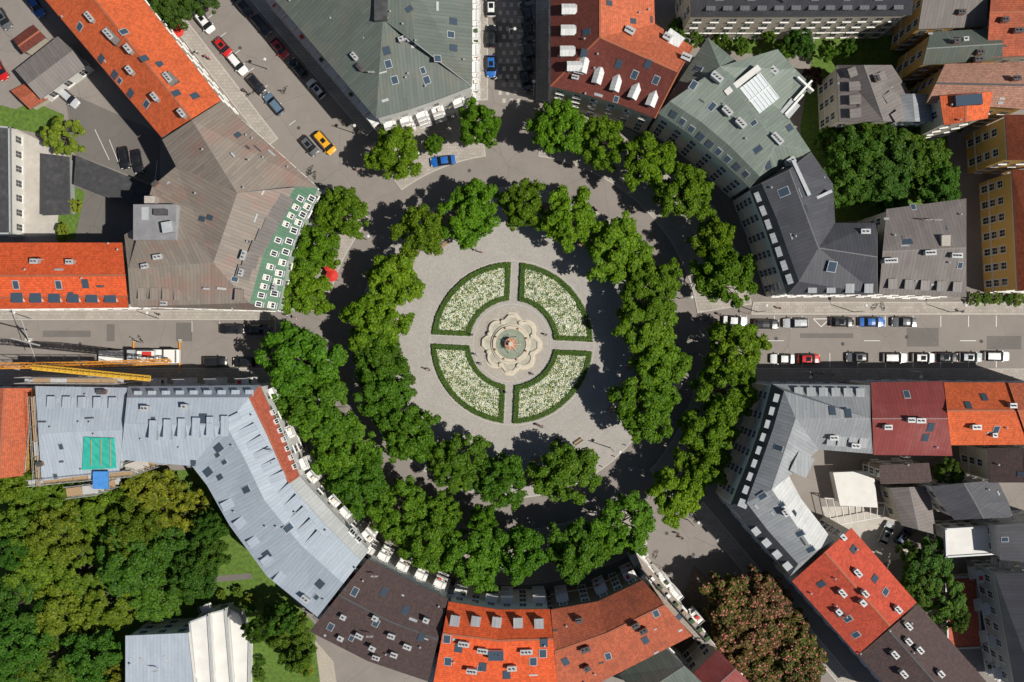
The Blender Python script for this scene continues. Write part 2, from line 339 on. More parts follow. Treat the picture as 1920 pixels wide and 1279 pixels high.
polyb(AP,[(1405,353),(1432,420),(1455,490),(1476,553),(1645,552),(1645,418),(1566,418),(1562,345),(1521,285)],16.2,
 [(1428,343,19),(1456,410,19),(1478,472,19),(1498,528,19),(1480,318,21.2),(1535,465,21.2),(1645,482,21.2)],
 [([0,1,10,9],'seam_dark'),([1,2,11,10],'seam_dark'),([2,3,12,11],'seam_dark'),([9,10,11,12,14,13],'seam_dark'),([3,4,15,14,12],'seam_dark'),([4,5,15],'seam_dark'),([5,6,14,15],'seam_dark'),([6,7,8,13,14],'seam_dark'),([8,0,9,13],'seam_dark')],'render_white')
strip(AP,[(1648,552),(1812,557)],[(1662,392),(1812,372)],gab(16.5,20.6),'seam_brown','render_cream')
strip(AP,[(1295,30),(1500,30),(1710,28)],[(1295,-70),(1500,-70),(1720,-70)],[(0,15.5),(.35,20),(1,20)],'seam_dark','render_cream')
strip(AP,[(1568,122),(1573,228)],[(1672,122),(1742,228)],gab(13,16.5),'seam_brown','render_cream')
strip('house',[(1682,176),(1682,228)],[(1740,176),(1750,228)],gab(14.3,15.6),'seam_grey','render_white')
strip(AP,[(1730,122),(1880,112)],[(1745,60),(1880,52)],gab(16,18.5),'seam_greengrey','render_yellow')
strip(AP,[(1738,192),(1925,205)],[(1772,120),(1960,115)],gab(17,19.5),'tile_pink','render_yellow')
strip('house',[(1770,235),(1762,180)],[(1852,222),(1862,172)],gab(19.2,20.5),'tile_orange','render_cream')
strip(AP,[(1884,215),(1890,300)],[(2000,215),(2000,300)],gab(17,21),'tile_orange2','render_yellow')
strip(AP,[(1897,318),(1908,545)],[(2010,318),(2010,545)],gab(14,18),'tile_orange2','render_yellow')
strip(AP,[(1850,108),(1965,103)],[(1862,-60),(1975,-60)],gab(16.5,20),'tile_rust','render_cream')
strip(AP,[(1722,55),(1850,50)],[(1740,-60),(1855,-60)],gab(15,18),'seam_brown','render_yellow')
polyb(AP,[(1447,720),(1426,800),(1402,868),(1370,947),(1420,1010),(1482,1080),(1563,1015),(1502,935),(1480,893),(1535,843),(1636,851),(1631,722)],16,
 [(1470,733,18.8),(1450,803,18.8),(1426,872,18.8),(1400,943,18.8),(1440,995,18.8),(1497,1058,18.8),(1492,785,20.8),(1447,918,20.8),(1527,1035,20.8),(1632,785,20.8)],
 [([0,1,13,12],'seam_dark'),([1,2,14,13],'seam_dark'),([2,3,15,14],'seam_dark'),([3,4,16,15],'seam_dark'),([4,5,17,16],'seam_dark'),([12,13,14,15,19,18],'seam_grey'),([15,16,17,20,19],'seam_grey'),
  ([11,0,12,18,21],'seam_grey'),([21,18,9,10],'seam_grey'),([18,19,8,9],'seam_grey'),([19,20,6,7,8],'seam_white'),([5,6,20,17],'seam_grey'),([10,11,21],'seam_grey')],'render_white')  # seam_white on the east slope: sunlit brightness painted into the grey roof's colour
strip(AP,[(1633,717),(1768,715)],[(1638,853),(1786,855)],[(0,15.8),(.3,18.6),(.5,20.2),(1,16)],'seam_red','render_cream')
strip(AP,[(1770,717),(1888,717)],[(1783,835),(1928,834)],gab(15.4,20,.45),'tile_orange','render_cream')
strip(AP,[(1890,718),(2010,718)],[(1930,833),(2010,833)],gab(15.9,20.5,.45),'tile_orange2','render_cream')
strip(AP,[(1485,1090),(1608,1228)],[(1597,990),(1719,1130)],gab(16,20.4,.55),'tile_scarlet','render_cream')
strip(AP,[(1610,1229),(1725,1358)],[(1722,1133),(1860,1290)],gab(15.5,19.2,.5),'tile_brown','render_grey')
polyb('house',[(1650,872),(1742,868),(1748,905),(1652,908)],11,[],[],'render_brown',flatmat='tile_brown',parapet=False)
strip('house',[(1668,915),(1690,985)],[(1742,912),(1756,1003)],gab(7,8.6),'seam_brown','render_cream')
strip('house',[(1745,912),(1770,950),(1790,975)],[(1870,900),(1890,940),(1900,970)],gab(12,14.5),'seam_dark','render_white')
polyb('house',[(1770,990),(1862,985),(1866,1040),(1772,1046)],9,[],[],'render_white',flatmat='flatroof_white')
polyb('garage',[(1562,886),(1638,883),(1646,952),(1575,948)],4,[],[],'render_white',flatmat='flatroof_white',parapet=False)
strip(AP,[(1852,840),(1856,905)],[(1990,840),(1990,905)],gab(13,16),'tile_brown','render_cream')
strip(AP,[(1868,985),(1875,1050)],[(1990,975),(1990,1060)],gab(13.4,15),'seam_dark','render_grey')
strip(AP,[(1865,1075),(1905,1300)],[(1990,1075),(1990,1300)],gab(13,16),'seam_dark','render_grey',balc=2)
polyb('house',[(1770,1082),(1832,1078),(1842,1215),(1775,1218)],3.2,[],[],'render_cream',flatmat='terracotta')
strip(AP,[(690,1048),(765,1088),(840,1122)],[(580,1184),(690,1240),(803,1278)],gab(16,20,.5),'tile_brown','render_white',balc=1)
strip(AP,[(841,1128),(935,1143),(1031,1142)],[(806,1315),(930,1325),(1050,1318)],[(0,16.4),(.32,21),(1,16.2)],'tile_bright','render_white',balc=2)
strip(AP,[(1033,1143),(1120,1128),(1205,1088)],[(1048,1320),(1160,1262),(1298,1192)],[(0,15.8),(.45,20.2),(1,16)],'tile_rust','render_brown',balc=2)
strip('house',[(1192,1036),(1265,1120),(1345,1215)],[(1212,1084),(1250,1140),(1308,1200)],[(0,13),(1,13.6)],'terrace_tile','render_cream',balc=2)
strip(AP,[(1160,1266),(1238,1206)],[(1235,1345),(1330,1292)],gab(14,18),'seam_greengrey','render_grey')
strip(AP,[(1262,1300),(1345,1218)],[(1330,1360),(1415,1290)],gab(13,16),'seam_red','render_cream')
sm={(1,0):'terracotta',(2,0):'terracotta',(3,0):'seam_white',(4,0):'seam_white',(0,0):'seam_blue'}
strip(AP,[(240,725),(487,722),(523,800),(562,893),(625,962),(692,1032)],[(226,862),(360,874),(388,910),(430,985),(500,1080),(595,1157)],[(0,16),(.15,19.4),(.5,21),(1,17)],'seam_blue','render_white',segm=sm,balc=2)
strip(AP,[(66,724),(238,727)],[(78,902),(224,884)],[(0,17),(.12,17.8),(.5,19.6),(1,16.6)],'seam_blue','render_white')
strip('house',[(60,728),(44,892)],[(-70,728),(-70,905)],gab(13.5,18,.4),'tile_orange2','render_yellow')
strip('modern_house',[(235,1192),(352,1187)],[(235,1310),(366,1310)],[(0,12),(1,12.4)],'seam_blue','render_white')
for (q,z) in (([(354,1165),(392,1150),(402,1310),(368,1310)],9.4),([(394,1148),(424,1140),(438,1310),(404,1310)],6.4),([(426,1138),(452,1150),(470,1200),(468,1310),(440,1310)],3.4)):
    polyb('modern_house_terrace',q,z,[],[],'render_white',flatmat='flatroof_white',balc=1)
polyb('carport',[(80,288),(130,294),(132,402),(79,404)],3,[],[],'render_grey',flatmat='flatroof_dark',parapet=False,nowin=True)
polyb('carport',[(142,291),(288,350),(280,400),(138,346)],3.2,[],[],'render_grey',flatmat='flatroof_dark',parapet=False,nowin=True)
polyb('house',[(-60,230),(20,238),(22,440),(-60,440)],6,[],[],'render_white',flatmat='flatroof_dark')
strip('shed',[(28,131),(108,68)],[(76,186),(166,120)],gab(4.6,6,.5),'seam_brown','render_white')
strip('shed',[(24,74),(62,46)],[(44,100),(86,70)],gab(3.5,4.6,.5),'tile_red','render_cream')
strip('shed',[(20,170),(50,155)],[(56,205),(90,185)],gab(2.6,3.4,.5),'tile_rust','render_cream')

BV=BVHTree.FromPolygons([tuple(v) for v in RV],RF)
def hit(x,y):
    o=Vector((0,0,H)); d=(P(x,y,0)-o).normalized(); loc,n,i,_=BV.ray_cast(o,d)
    if loc is None: return None
    if n.z<0: n=-n
    return loc,n,RB[i]
def frame(n,loc):
    o=Vector((n.x,n.y,0))
    if o.length<.06: o=Vector((-loc.x,-loc.y,0))
    o.normalize(); return Vector((-o.y,o.x,0)),o
def chimney(x,y,w=.7,l=1.2,h=1.2,mat='chimney_render'):
    r=hit(x,y)
    if not r: return
    loc,n,bi=r; s,o=frame(n,loc); d=BL[bi]['det']; l*=random.uniform(.8,1.25); h*=random.uniform(.8,1.3)
    d.box(loc-Z*.8,s,o,Z,l,w,h+.8,mat); d.box(loc+Z*(h-.02),s,o,Z,l+.16,w+.16,.12,'zinc' if mat!='chimney_brick' else 'lead_dark')
    k=max(1,int(l/.5))
    for i in range(k):
        c=loc+s*((i+.5)/k-.5)*l*.9+Z*(h+.1); d.tube([c,c+Z*.35],[.15,.13],6,'pot')
def skylight(x,y,w=.9,l=1.4):
    r=hit(x,y)
    if not r: return
    loc,n,bi=r; s=(Z.cross(n)); s=s.normalized() if s.length>.03 else X; v=n.cross(s); d=BL[bi]['det']
    d.box(loc+n*.003,s,v,n,w+.22,l+.22,.1,'lead_dark' if random.random()<.5 else 'zinc'); d.box(loc+n*.08,s,v,n,w,l,.05,'skylight_glass')
def dormer(x,y,w=1.5,h=1.5,d_=2.4,roof='zinc',wall='trim_white',gable=False):
    r=hit(x,y)
    if not r: return
    loc,n,bi=r; s,o=frame(n,loc); d=BL[bi]['det']
    base=loc-Z*.5-o*(d_/2)
    d.box(base,s,o,Z,w,d_,h+.5,wall)
    f=loc+o*.02
    for off,ww,z0,z1,m in ((.03,w-.3,.25,h-.15,'window_glass'),(.05,.07,.25,h-.15,'trim_white')):
        d.poly([f-s*ww/2+Z*z0+o*off,f+s*ww/2+Z*z0+o*off,f+s*ww/2+Z*z1+o*off,f-s*ww/2+Z*z1+o*off],m)
    t=loc+Z*(h+.003)
    if gable:
        a=t+o*.25-s*(w/2+.15); b=t+o*.25+s*(w/2+.15); c=t+o*.25+Z*.7; D=-o*(d_+.4)
        d.poly([a,c,c+D,a+D],roof,roofuv([a,c,c+D,a+D])); d.poly([b,c,c+D,b+D],roof,roofuv([b,c,c+D,b+D])); d.poly([a,b,c],wall)
    else:
        a=t+o*.2-s*(w/2+.1); b=t+o*.2+s*(w/2+.1); D=-o*(d_+.2)+Z*.25
        q=[a,b,b+D,a+D]; q2=[p+Z*.1 for p in q]
        d.poly(q2,roof,roofuv(q2)); d.poly(q,roof)
        for i in range(4): d.poly([q[i],q[(i+1)%4],q2[(i+1)%4],q2[i]],'gutter')
def roofwin(x,y,w=1.0,l=1.5):
    r=hit(x,y)
    if not r: return
    loc,n,bi=r; s=Z.cross(n).normalized(); v=n.cross(s); d=BL[bi]['det']
    d.box(loc-n*.1,s,v,n,w+.12,l+.15,.32,'trim_white'); d.box(loc+n*.21,s,v,n,w*.84,l*.84,.03,'window_glass'); d.box(loc+n*.235,s,v,n,.06,l*.84,.02,'trim_white')
    if random.random()<.5: d.box(loc+n*.236+v*(l*.2),s,v,n,w*.8,l*.35,.02,'fabric_cream')
    d.box(loc-v*(l/2+.25),s,v,n,w+.1,.2,.45,'zinc')
def vent(x,y):
    r=hit(x,y)
    if not r: return
    loc,n,bi=r; d=BL[bi]['det']; d.tube([loc-Z*.1,loc+Z*.6],[.1,.1],6,'zinc'); d.tube([loc+Z*.6,loc+Z*.75],[.2,.06],6,'zinc')
def rbox(x,y,w,l,h,mat,top=None,ang=0,sink=.8):
    r=hit(x,y)
    if not r: return None
    loc,n,bi=r; d=BL[bi]['det']; a=math.radians(ang); s=Vector((math.cos(a),math.sin(a),0)); o=Vector((-s.y,s.x,0))
    d.box(loc-Z*sink,s,o,Z,w,l,h+sink,mat,top); return loc,d,s,o
def row(f,p,q,n,**k):
    for i in range(n):
        t=i/(n-1) if n>1 else .5; f(p[0]+(q[0]-p[0])*t,p[1]+(q[1]-p[1])*t,**k)
# copper house
row(roofwin,(583,372),(550,432),5,w=.95,l=1.25); row(roofwin,(562,372),(535,420),4,w=.85,l=1.1); row(roofwin,(541,452),(522,512),4,w=.95,l=1.25); row(roofwin,(520,450),(505,500),3,w=.85,l=1.1); row(roofwin,(519,528),(508,572),3,w=.95,l=1.25); row(roofwin,(498,520),(484,570),4,w=.85,l=1.1)
row(dormer,(545,385),(470,515),7,w=2.0,h=.7,d_=2.2,roof='seam_brown',wall='seam_brown')
row(dormer,(270,560),(450,563),9,w=1.2,h=.9,d_=1.8,roof='seam_copper',wall='seam_brown')
rbox(300,420,7.2,6.0,2.8,'render_grey','flatroof_grey'); rbox(290,378,1.8,1.2,2.6,'chimney_render'); rbox(326,430,1.8,1.8,3.6,'zinc',ang=10); rbox(285,405,1.2,2.2,3.5,'zinc'); rbox(312,402,2.2,1.0,3.4,'lead_dark')
for p in ((300,483),(455,512),(460,480),(275,500)): chimney(*p)
row(dormer,(38,566),(212,566),6,w=1.8,h=1.1,d_=1.5,roof='skylight_glass')
for p in ((70,491),(135,492),(30,534),(110,534),(160,532)): (chimney if p[1]<500 else skylight)(*p)
for p in ((210,70),(245,95),(248,135),(318,148),(295,185),(345,215),(205,65),(172,35)): chimney(*p,l=1.5)
for p in ((232,60),(270,110),(330,175),(365,180),(245,175),(275,195),(150,50),(300,120),(190,110),(215,140)): skylight(*p)
rbox(212,70,3.2,1.2,.9,'seam_brown','seam_brown',ang=-45); rbox(322,150,2.2,1.6,.8,'seam_brown','seam_brown',ang=-45)
# north green-grey
for p in ((757,75),(770,75)): chimney(*p)
for p in ((640,95),(585,35),(600,55),(660,120),(740,150),(800,150),(850,90),(850,40),(845,65),(820,110),(725,95),(728,120)): skylight(*p,w=1.0,l=1.2)
rbox(715,12,2.2,5,.8,'seam_greengrey','flatroof_dark',ang=0)
# red north-east
row(dormer,(1055,22),(1052,100),3,w=1.5,h=1.5,d_=2.2,roof='seam_white',wall='zinc',gable=True); row(dormer,(1065,128),(1090,138),2,w=1.4,h=1.4,d_=2.2,roof='seam_white',wall='zinc',gable=True)
row(dormer,(1117,158),(1217,200),4,w=1.4,h=1.4,d_=2.4,roof='seam_white',wall='zinc',gable=True)
for p in ((1285,110),(1282,124),(1180,60),(1250,72)): chimney(*p,w=1,l=1.6)
for p in ((1100,60),(1190,140),(1215,120),(1230,150),(1160,120),(1095,100)): skylight(*p)
rbox(1262,75,3.0,2.4,.7,'seam_white',ang=-35)
# green roof
r=rbox(1412,185,6.5,5.4,1.2,'seam_white','roof_glazing',ang=38,sink=1.5)
if r:
    loc,d,s,o=r
    for i in range(10): d.box(loc+s*(-3.1+i*.69)+Z*1.203,s,o,Z,.1,5.4,.12,'trim_white')
    d.box(loc+Z*1.205,s,o,Z,6.5,.14,.13,'trim_white')
    d.box(loc+o*3.5-Z*.5,s,o,Z,7.2,1.0,2.2,'trim_white','flatroof_white'); d.box(loc-s*4.1-Z*.5,s,o,Z,1.4,5.6,1.3,'steel','flatroof_grey')
    for i in range(6): d.beam(loc-s*4.9+o*(-2.6+i)+Z*.5,loc-s*4.9+o*(-2.6+i)+Z*1.8,.06,'steel')
    d.beam(loc-s*4.9-o*2.6+Z*1.8,loc-s*4.9+o*2.5+Z*1.8,.06,'steel')
for p in ((1342,148),(1362,210),(1387,233),(1455,262),(1478,305),(1448,135)): chimney(*p,w=.9,l=1.7,mat='chimney_pale')
for p in ((1300,160),(1335,200),(1440,310),(1400,110),(1480,240),(1420,280),(1310,130)): skylight(*p)
for i in range(2): rbox(1503-i*16,172+i*26,4.6,.35,1.0,'trim_white',ang=48)
rbox(1508,160,.35,3.6,1.0,'trim_white',ang=48); rbox(1480,205,3,2,.6,'zinc',ang=50)
row(skylight,(1262,214),(1398,326),9,w=1.0,l=1.2)
# dark
row(dormer,(1416,372),(1474,525),7,w=1.5,h=.9,d_=1.5,roof='seam_grey',wall='seam_dark')
row(dormer,(1520,548),(1625,548),4,w=1.3,h=.9,d_=1.4,roof='seam_grey',wall='seam_dark')
for p in ((1515,390),(1532,382),(1600,440),(1505,360),(1560,500),(1470,360)): skylight(*p,w=1.3,l=1.7)
rbox(1500,335,.6,6.5,.9,'zinc',ang=25); rbox(1530,372,5.5,.5,.8,'zinc',ang=25)
rbox(1600,405,8.5,1.8,1.4,'trim_white','flatroof_white',ang=2); chimney(1478,310,l=2.0,mat='chimney_pale'); chimney(1620,435)
for p in ((1700,450),(1765,425),(1690,385)): skylight(*p,w=1.6,l=1.6)
for p in ((1665,490),(1790,480),(1820,470),(1740,475)): chimney(*p,l=1.7,mat='chimney_pale')
rbox(1770,452,1.5,1.8,.9,'chimney_render'); rbox(1775,368,4.5,1.2,1.0,'trim_white','flatroof_white'); row(dormer,(1670,540),(1790,546),5,w=1.3,h=.9,d_=1.5,roof='seam_brown',wall='seam_brown')
row(dormer,(1330,22),(1680,20),12,w=1.4,h=1.2,d_=1.8,roof='seam_dark',wall='zinc'); row(chimney,(1350,-5),(1650,-5),6,mat='chimney_pale')
row(dormer,(1590,140),(1592,215),4,w=1.4,h=1.0,d_=1.7,roof='seam_brown',wall='seam_brown'); row(dormer,(1655,145),(1685,215),3,w=1.4,h=1.0,d_=1.7,roof='seam_brown',wall='seam_brown')
for p in ((1640,150),(1835,100),(1790,80),(1900,150),(1830,115),(1800,25),(1880,40),(1905,60)): chimney(*p,mat='chimney_brick')
rbox(1815,188,4.5,1.8,.5,'lead_dark','skylight_glass',ang=5)
# east grey
row(dormer,(1450,745),(1385,940),9,w=1.2,h=1.0,d_=1.3,roof='zinc',wall='trim_white'); row(dormer,(1392,975),(1470,1062),5,w=1.2,h=1.0,d_=1.3,roof='zinc'); row(dormer,(1495,728),(1610,730),6,w=1.3,h=.8,d_=1.6,roof='seam_grey',wall='zinc')
rbox(1522,888,6.2,6.0,2.2,'seam_grey','seam_grey',ang=-25,sink=3); rbox(1500,870,3.0,3.6,1.5,'seam_grey','seam_grey',ang=-25,sink=2)
for p in ((1512,880),(1530,900),(1470,960),(1560,820),(1600,835)): chimney(*p)
for p in ((1460,840),(1490,960),(1500,1000),(1560,770),(1430,930),(1590,775),(1520,1030)): skylight(*p)
row(dormer,(1555,833),(1615,837),4,w=1.3,h=.8,d_=1.5,roof='seam_grey',wall='zinc')
for p in ((1705,787),(1722,788),(1660,800),(1745,800),(1700,740),(1735,820)): (chimney if random.random()<.5 else skylight)(*p)
for p in ((1825,800),(1845,745),(1895,760),(1868,805),(1815,760)): (chimney if random.random()<.6 else skylight)(*p)
for p in ((1605,1072),(1618,1110),(1577,1110),(1680,1140),(1615,1128),(1570,1145)): chimney(*p,mat='chimney_pale',l=1.1)
for p in ((1640,1085),(1660,1110),(1605,1190),(1575,1150),(1700,1150),(1600,1030),(1540,1095),(1590,1160)): skylight(*p,w=.9,l=1.3)
for p in ((1700,1200),(1720,1215),(1675,1225),(1760,1260),(1690,1260)): chimney(*p,mat='chimney_pale')
for p in ((645,1155),(735,1190),(705,1157),(675,1190),(740,1225),(700,1212),(765,1210),(800,1160),(640,1195)): chimney(*p,l=1.0)
for p in ((705,1168),(760,1145),(665,1110),(790,1195),(620,1175),(720,1110)): skylight(*p)
row(dormer,(855,1152),(1010,1158),5,w=1.4,h=1.5,d_=2.4,roof='seam_grey',wall='trim_white')
for p in ((932,1225),(885,1255),(987,1220),(870,1205),(905,1218),(960,1250)): chimney(*p,mat='chimney_pale',l=1.6)
for p in ((838,1198),(860,1215),(1020,1205),(1000,1240),(840,1240),(950,1265),(905,1250),(1018,1225)): skylight(*p,w=1.1,l=1.5)
rbox(930,1226,2.6,1.6,1.3,'trim_white','skylight_glass')
for p in ((1097,1215),(1100,1250),(1190,1170),(1205,1180),(1085,1160)): chimney(*p,mat='chimney_brick')
for p in ((1060,1180),(1075,1160),(1230,1150),(1140,1230),(1210,1200),(1060,1240)): skylight(*p)
for i in range(16):
    t=i/15; rbox(1208+t*115,1072+t*128,.12,2.2,1.0,'lead_dark',ang=40)
    if i%2: rbox(1214+t*112,1078+t*118,.9,.7,.6,random.choice(('wood','bedgreen','bedgreen','trim_white')),ang=40,sink=.2)
# blue-grey
row(dormer,(290,790),(450,780),7,w=1.1,h=.6,d_=3.2,roof='seam_blue',wall='seam_blue')
row(dormer,(480,800),(600,1000),10,w=1.1,h=.6,d_=3.2,roof='seam_blue',wall='seam_blue'); row(dormer,(420,950),(520,1090),5,w=1.3,h=.6,d_=2.6,roof='seam_blue',wall='seam_blue')
row(roofwin,(497,740),(551,875),9,w=.8,l=1.0); row(roofwin,(575,905),(672,1012),9,w=1.0,l=1.2)
row(dormer,(262,735),(470,733),9,w=1.2,h=.7,d_=1.7,roof='seam_blue',wall='zinc')
row(dormer,(100,745),(215,747),5,w=1.2,h=.7,d_=1.7,roof='seam_blue',wall='zinc')
for p in ((380,785),(390,885),(462,918),(600,1095),(540,990),(500,1040),(410,840)): skylight(*p,w=1.1,l=1.5)
for p in ((350,762),(275,765),(575,1120),(440,1000)): chimney(*p,mat='zinc')
rbox(488,1095,3.2,3.0,.6,'seam_blue','seam_blue',ang=-35)
r=hit(198,850)
if r:
    loc,n,bi=r; d=BL[bi]['det']
    def onr(x,y,up=.08):
        h=hit(x,y) or hit(198,850); return h[0]+h[1]*up
    def tarp(q,mat,up):
        N=8; g=[[None]*(N+1) for _ in range(N+1)]
        for i in range(N+1):
            for j in range(N+1):
                u,v=i/N,j/N; x=(q[0][0]*(1-u)+q[1][0]*u)*(1-v)+(q[3][0]*(1-u)+q[2][0]*u)*v; y=(q[0][1]*(1-u)+q[1][1]*u)*(1-v)+(q[3][1]*(1-u)+q[2][1]*u)*v
                g[i][j]=onr(x,y,up+random.random()*.12)
        for i in range(N):
            for j in range(N): d.poly([g[i][j],g[i+1][j],g[i+1][j+1],g[i][j+1]],mat)
    tarp([(158,818),(216,820),(220,876),(155,880)],'teal_tarp',.25)
    for x in (172,190,208): d.beam(onr(x,822,.35),onr(x,872,.35),.15,'wood')
for k in range(1000):
    x=random.uniform(0,1920); y=random.uniform(0,1279); r=hit(x,y)
    if not r or BL[r[2]]['name'] in('carport','garage','shed') or r[0].z<10: continue
    m=random.random()
    if r[1].z<.8: continue
    if m<.4: vent(x,y)
    elif m<.52: skylight(x,y,.7,1.0)
    elif m<.58: chimney(x,y,.6,random.choice((.8,1.1,1.4)),1.0,random.choice(('chimney_render','chimney_pale','zinc','chimney_brick')))
    elif m<.8:
        loc,n,bi=r; d=BL[bi]['det']; s,o=frame(n,loc); d.box(loc+n*.02,s,(n.cross(s)),n,random.uniform(.4,1.6),random.uniform(.2,.5),.08,random.choice(('zinc','lead_dark','steel')))
    elif m<.86:
        loc,n,bi=r; d=BL[bi]['det']; d.beam(loc,loc+Z*2.6,.05,'steel')
        for q in range(4): d.beam(loc+Z*(1.5+q*.3)-X*.6,loc+Z*(1.5+q*.3)+X*.6,.04,'steel')
for b in BL:
    if b['det'].f: b['det'].obj('roof_fittings',b['root'])

# ------------------------------------------------------------------ ground
def sheet_obj(name,pts,z,mat,parent=None):
    m=MB(); m.poly([P(x,y,0)+Z*z for x,y in pts],mat); return m.obj(name,parent)
def slab_obj(name,pts,h,mat,kerb='kerb'):
    m=MB(); q=[P(x,y,0) for x,y in pts]; m.poly([p+Z*h for p in q],mat)
    n=len(q)
    for i in range(n): m.poly([q[i],q[(i+1)%n],q[(i+1)%n]+Z*h,q[i]+Z*h],kerb)
    ins,_=inset([p.copy() for p in q],.2)
    for i in range(n):
        j=(i+1)%n; m.poly([q[i]+Z*(h+.004),q[j]+Z*(h+.004),ins[j]+Z*(h+.004),ins[i]+Z*(h+.004)],kerb)
    return m.obj(name)
g=MB(); g.poly([(-900,-900,0),(900,-900,0),(900,900,0),(-900,900,0)],'asphalt'); g.obj('ground')
def arc(cx,cy,r,a0,a1,n):
    return [(cx+r*math.cos(math.radians(a0+(a1-a0)*i/n)),cy-r*math.sin(math.radians(a0+(a1-a0)*i/n))) for i in range(n+1)]
def sector(name,a0,a1,r0,r1,h,mat):
    n=max(6,int(abs(a1-a0)/4)); slab_obj(name,arc(960,642,r0,a0,a1,n)+arc(960,642,r1,a1,a0,n),h,mat)
for k,(a0,a1) in enumerate(((9,82),(98,126),(139,171),(189,304),(-43,-9))): sector('pavement',a0,a1,352,455,.12,'pavement')
S=slab_obj
S('pavement',[(1412,566),(2400,566),(2400,590),(1408,590)],.124,'pavement'); S('pavement',[(1412,690),(2400,692),(2400,716),(1412,716)],.124,'pavement')
S('pavement',[(-500,580),(506,582),(508,600),(-500,600)],.124,'pavement'); S('pavement',[(-500,690),(508,690),(508,722),(-500,722)],.124,'pavement')
S('pavement',[(888,190),(888,-400),(915,-400),(915,188)],.124,'pavement'); S('pavement',[(1005,188),(1005,-400),(1030,-400),(1030,192)],.124,'pavement')
S('pavement',[(110,-228),(500,277),(522,260),(132,-245)],.124,'pavement'); S('pavement',[(316,-222),(708,238),(686,256),(294,-205)],.124,'pavement')
S('pavement',[(1318,940),(1640,1320),(1618,1338),(1296,958)],.124,'pavement'); S('pavement',[(1215,1045),(1480,1360),(1458,1378),(1192,1064)],.124,'pavement')
S('plaza',arc(960,642,292,0,360,96)[:-1],.12,'plaza_cobble')
for a0,a1 in ((10,78),(100,172),(188,262),(275,292),(325,352)):
    n=int((a1-a0)/3); S('soil_bed',arc(960,642,240,a0,a1,n)+arc(960,642,272,a1,a0,n),.16,'soil')
sheet_obj('courtyard',[(22,238),(130,290),(130,440),(22,445)],.012,'concrete_yard'); sheet_obj('courtyard',[(130,345),(285,400),(240,455),(125,455)],.008,'asphalt_patch')
sheet_obj('courtyard',[(120,170),(300,250),(300,350),(140,290)],.006,'asphalt_patch')
sheet_obj('lawn',[(-100,170),(30,205),(60,190),(120,215),(120,260),(20,240),(-100,250)],.012,'grass'); sheet_obj('lawn',[(130,345),(160,360),(140,450),(105,450),(110,400),(130,400)],.016,'grass')
sheet_obj('lawn',[(-200,900),(380,880),(440,1000),(590,1170),(610,1400),(-200,1400)],.012,'grass'); sheet_obj('garden_path',[(400,1080),(470,1075),(475,1085),(400,1092)],.02,'asphalt_patch')
sheet_obj('garden_path',[(590,1200),(625,1240),(650,1400),(600,1400),(602,1290)],.02,'gravel_path'); sheet_obj('lawn',[(1530,60),(1760,70),(1790,400),(1530,420),(1500,240)],.012,'grass'); sheet_obj('lawn',[(1310,55),(1520,60),(1480,110),(1320,90)],.008,'grass')
sheet_obj('flower_border',[(1300,1060),(1560,1300),(1480,1400),(1250,1200)],.14,'soil'); sheet_obj('courtyard',[(1540,950),(1680,950),(1720,1040),(1640,1060),(1560,1000)],.008,'concrete_yard')
sheet_obj('courtyard',[(60,890),(180,900),(180,935),(60,930)],.016,'concrete_yard')
mk=MB()
def mark(x0,y0,x1,y1,w=.12):
    a=P(x0,y0,0);b=P(x1,y1,0);d=(b-a).normalized();s=Vector((-d.y,d.x,0))*w/2
    mk.poly([a-s+Z*.01,b-s+Z*.01,b+s+Z*.01,a+s+Z*.01],'paint_white')
for x in range(1400,1920,52): mark(x,592,x,613,.09); mark(x,662,x,689,.09)
for x in range(1440,1920,180): mark(x,639,x+30,639,.09)
for a,b in (((1525,598),(1540,613)),((1540,613),(1555,598)),((1525,598),(1555,598))): mark(*a,*b)
for x in range(360,520,52): mark(x,602,x,622,.09)
for i in range(9): mark(372+i*26,-5+i*33,360+i*26,4+i*33,.09)
for i in range(9): mark(505+i*24,20+i*28,493+i*24,30+i*28,.09)
for y in range(-20,180,26): mark(972,y,1003,y)
for p in ((178,243,205,300),(205,262,222,305),(295,300,290,345),(265,290,262,330)): mark(*p,.09)
mk.obj('road_marking')
pt=MB()
for (x0,y0,x1,y1) in ((1500,625,1600,634),(1700,615,1760,650),(80,620,170,632),(330,605,360,640),(1850,630,1915,655),(930,40,960,80),(935,120,975,150),(200,608,215,640)):
    pt.poly([P(x0,y0,0)+Z*.004,P(x1,y0,0)+Z*.004,P(x1,y1,0)+Z*.004,P(x0,y1,0)+Z*.004],'asphalt_patch')
for x,y in ((1455,635),(1580,645),(1700,632),(205,655),(150,645),(560,240),(880,320),(450,90),(1250,1000),(1300,1040),(690,400),(1840,640),(950,150),(630,480)):
    c=P(x,y,0); pt.poly([c+Vector((.35*math.cos(a),.35*math.sin(a),.014)) for a in np.linspace(0,6.283,14)[:-1]],'lead_dark')
pt.obj('road_patch')
ck=MB()
for i in range(16):
    for j in range(6):
        if (i+j)%2==0:
            x=935+j*7; y=-40+i*15; a=P(x,y,0)+Z*.008; ck.poly([a,a+X*.6,a+X*.6-Y*.8,a-Y*.8],'kerb')
ck.obj('sett_paving')
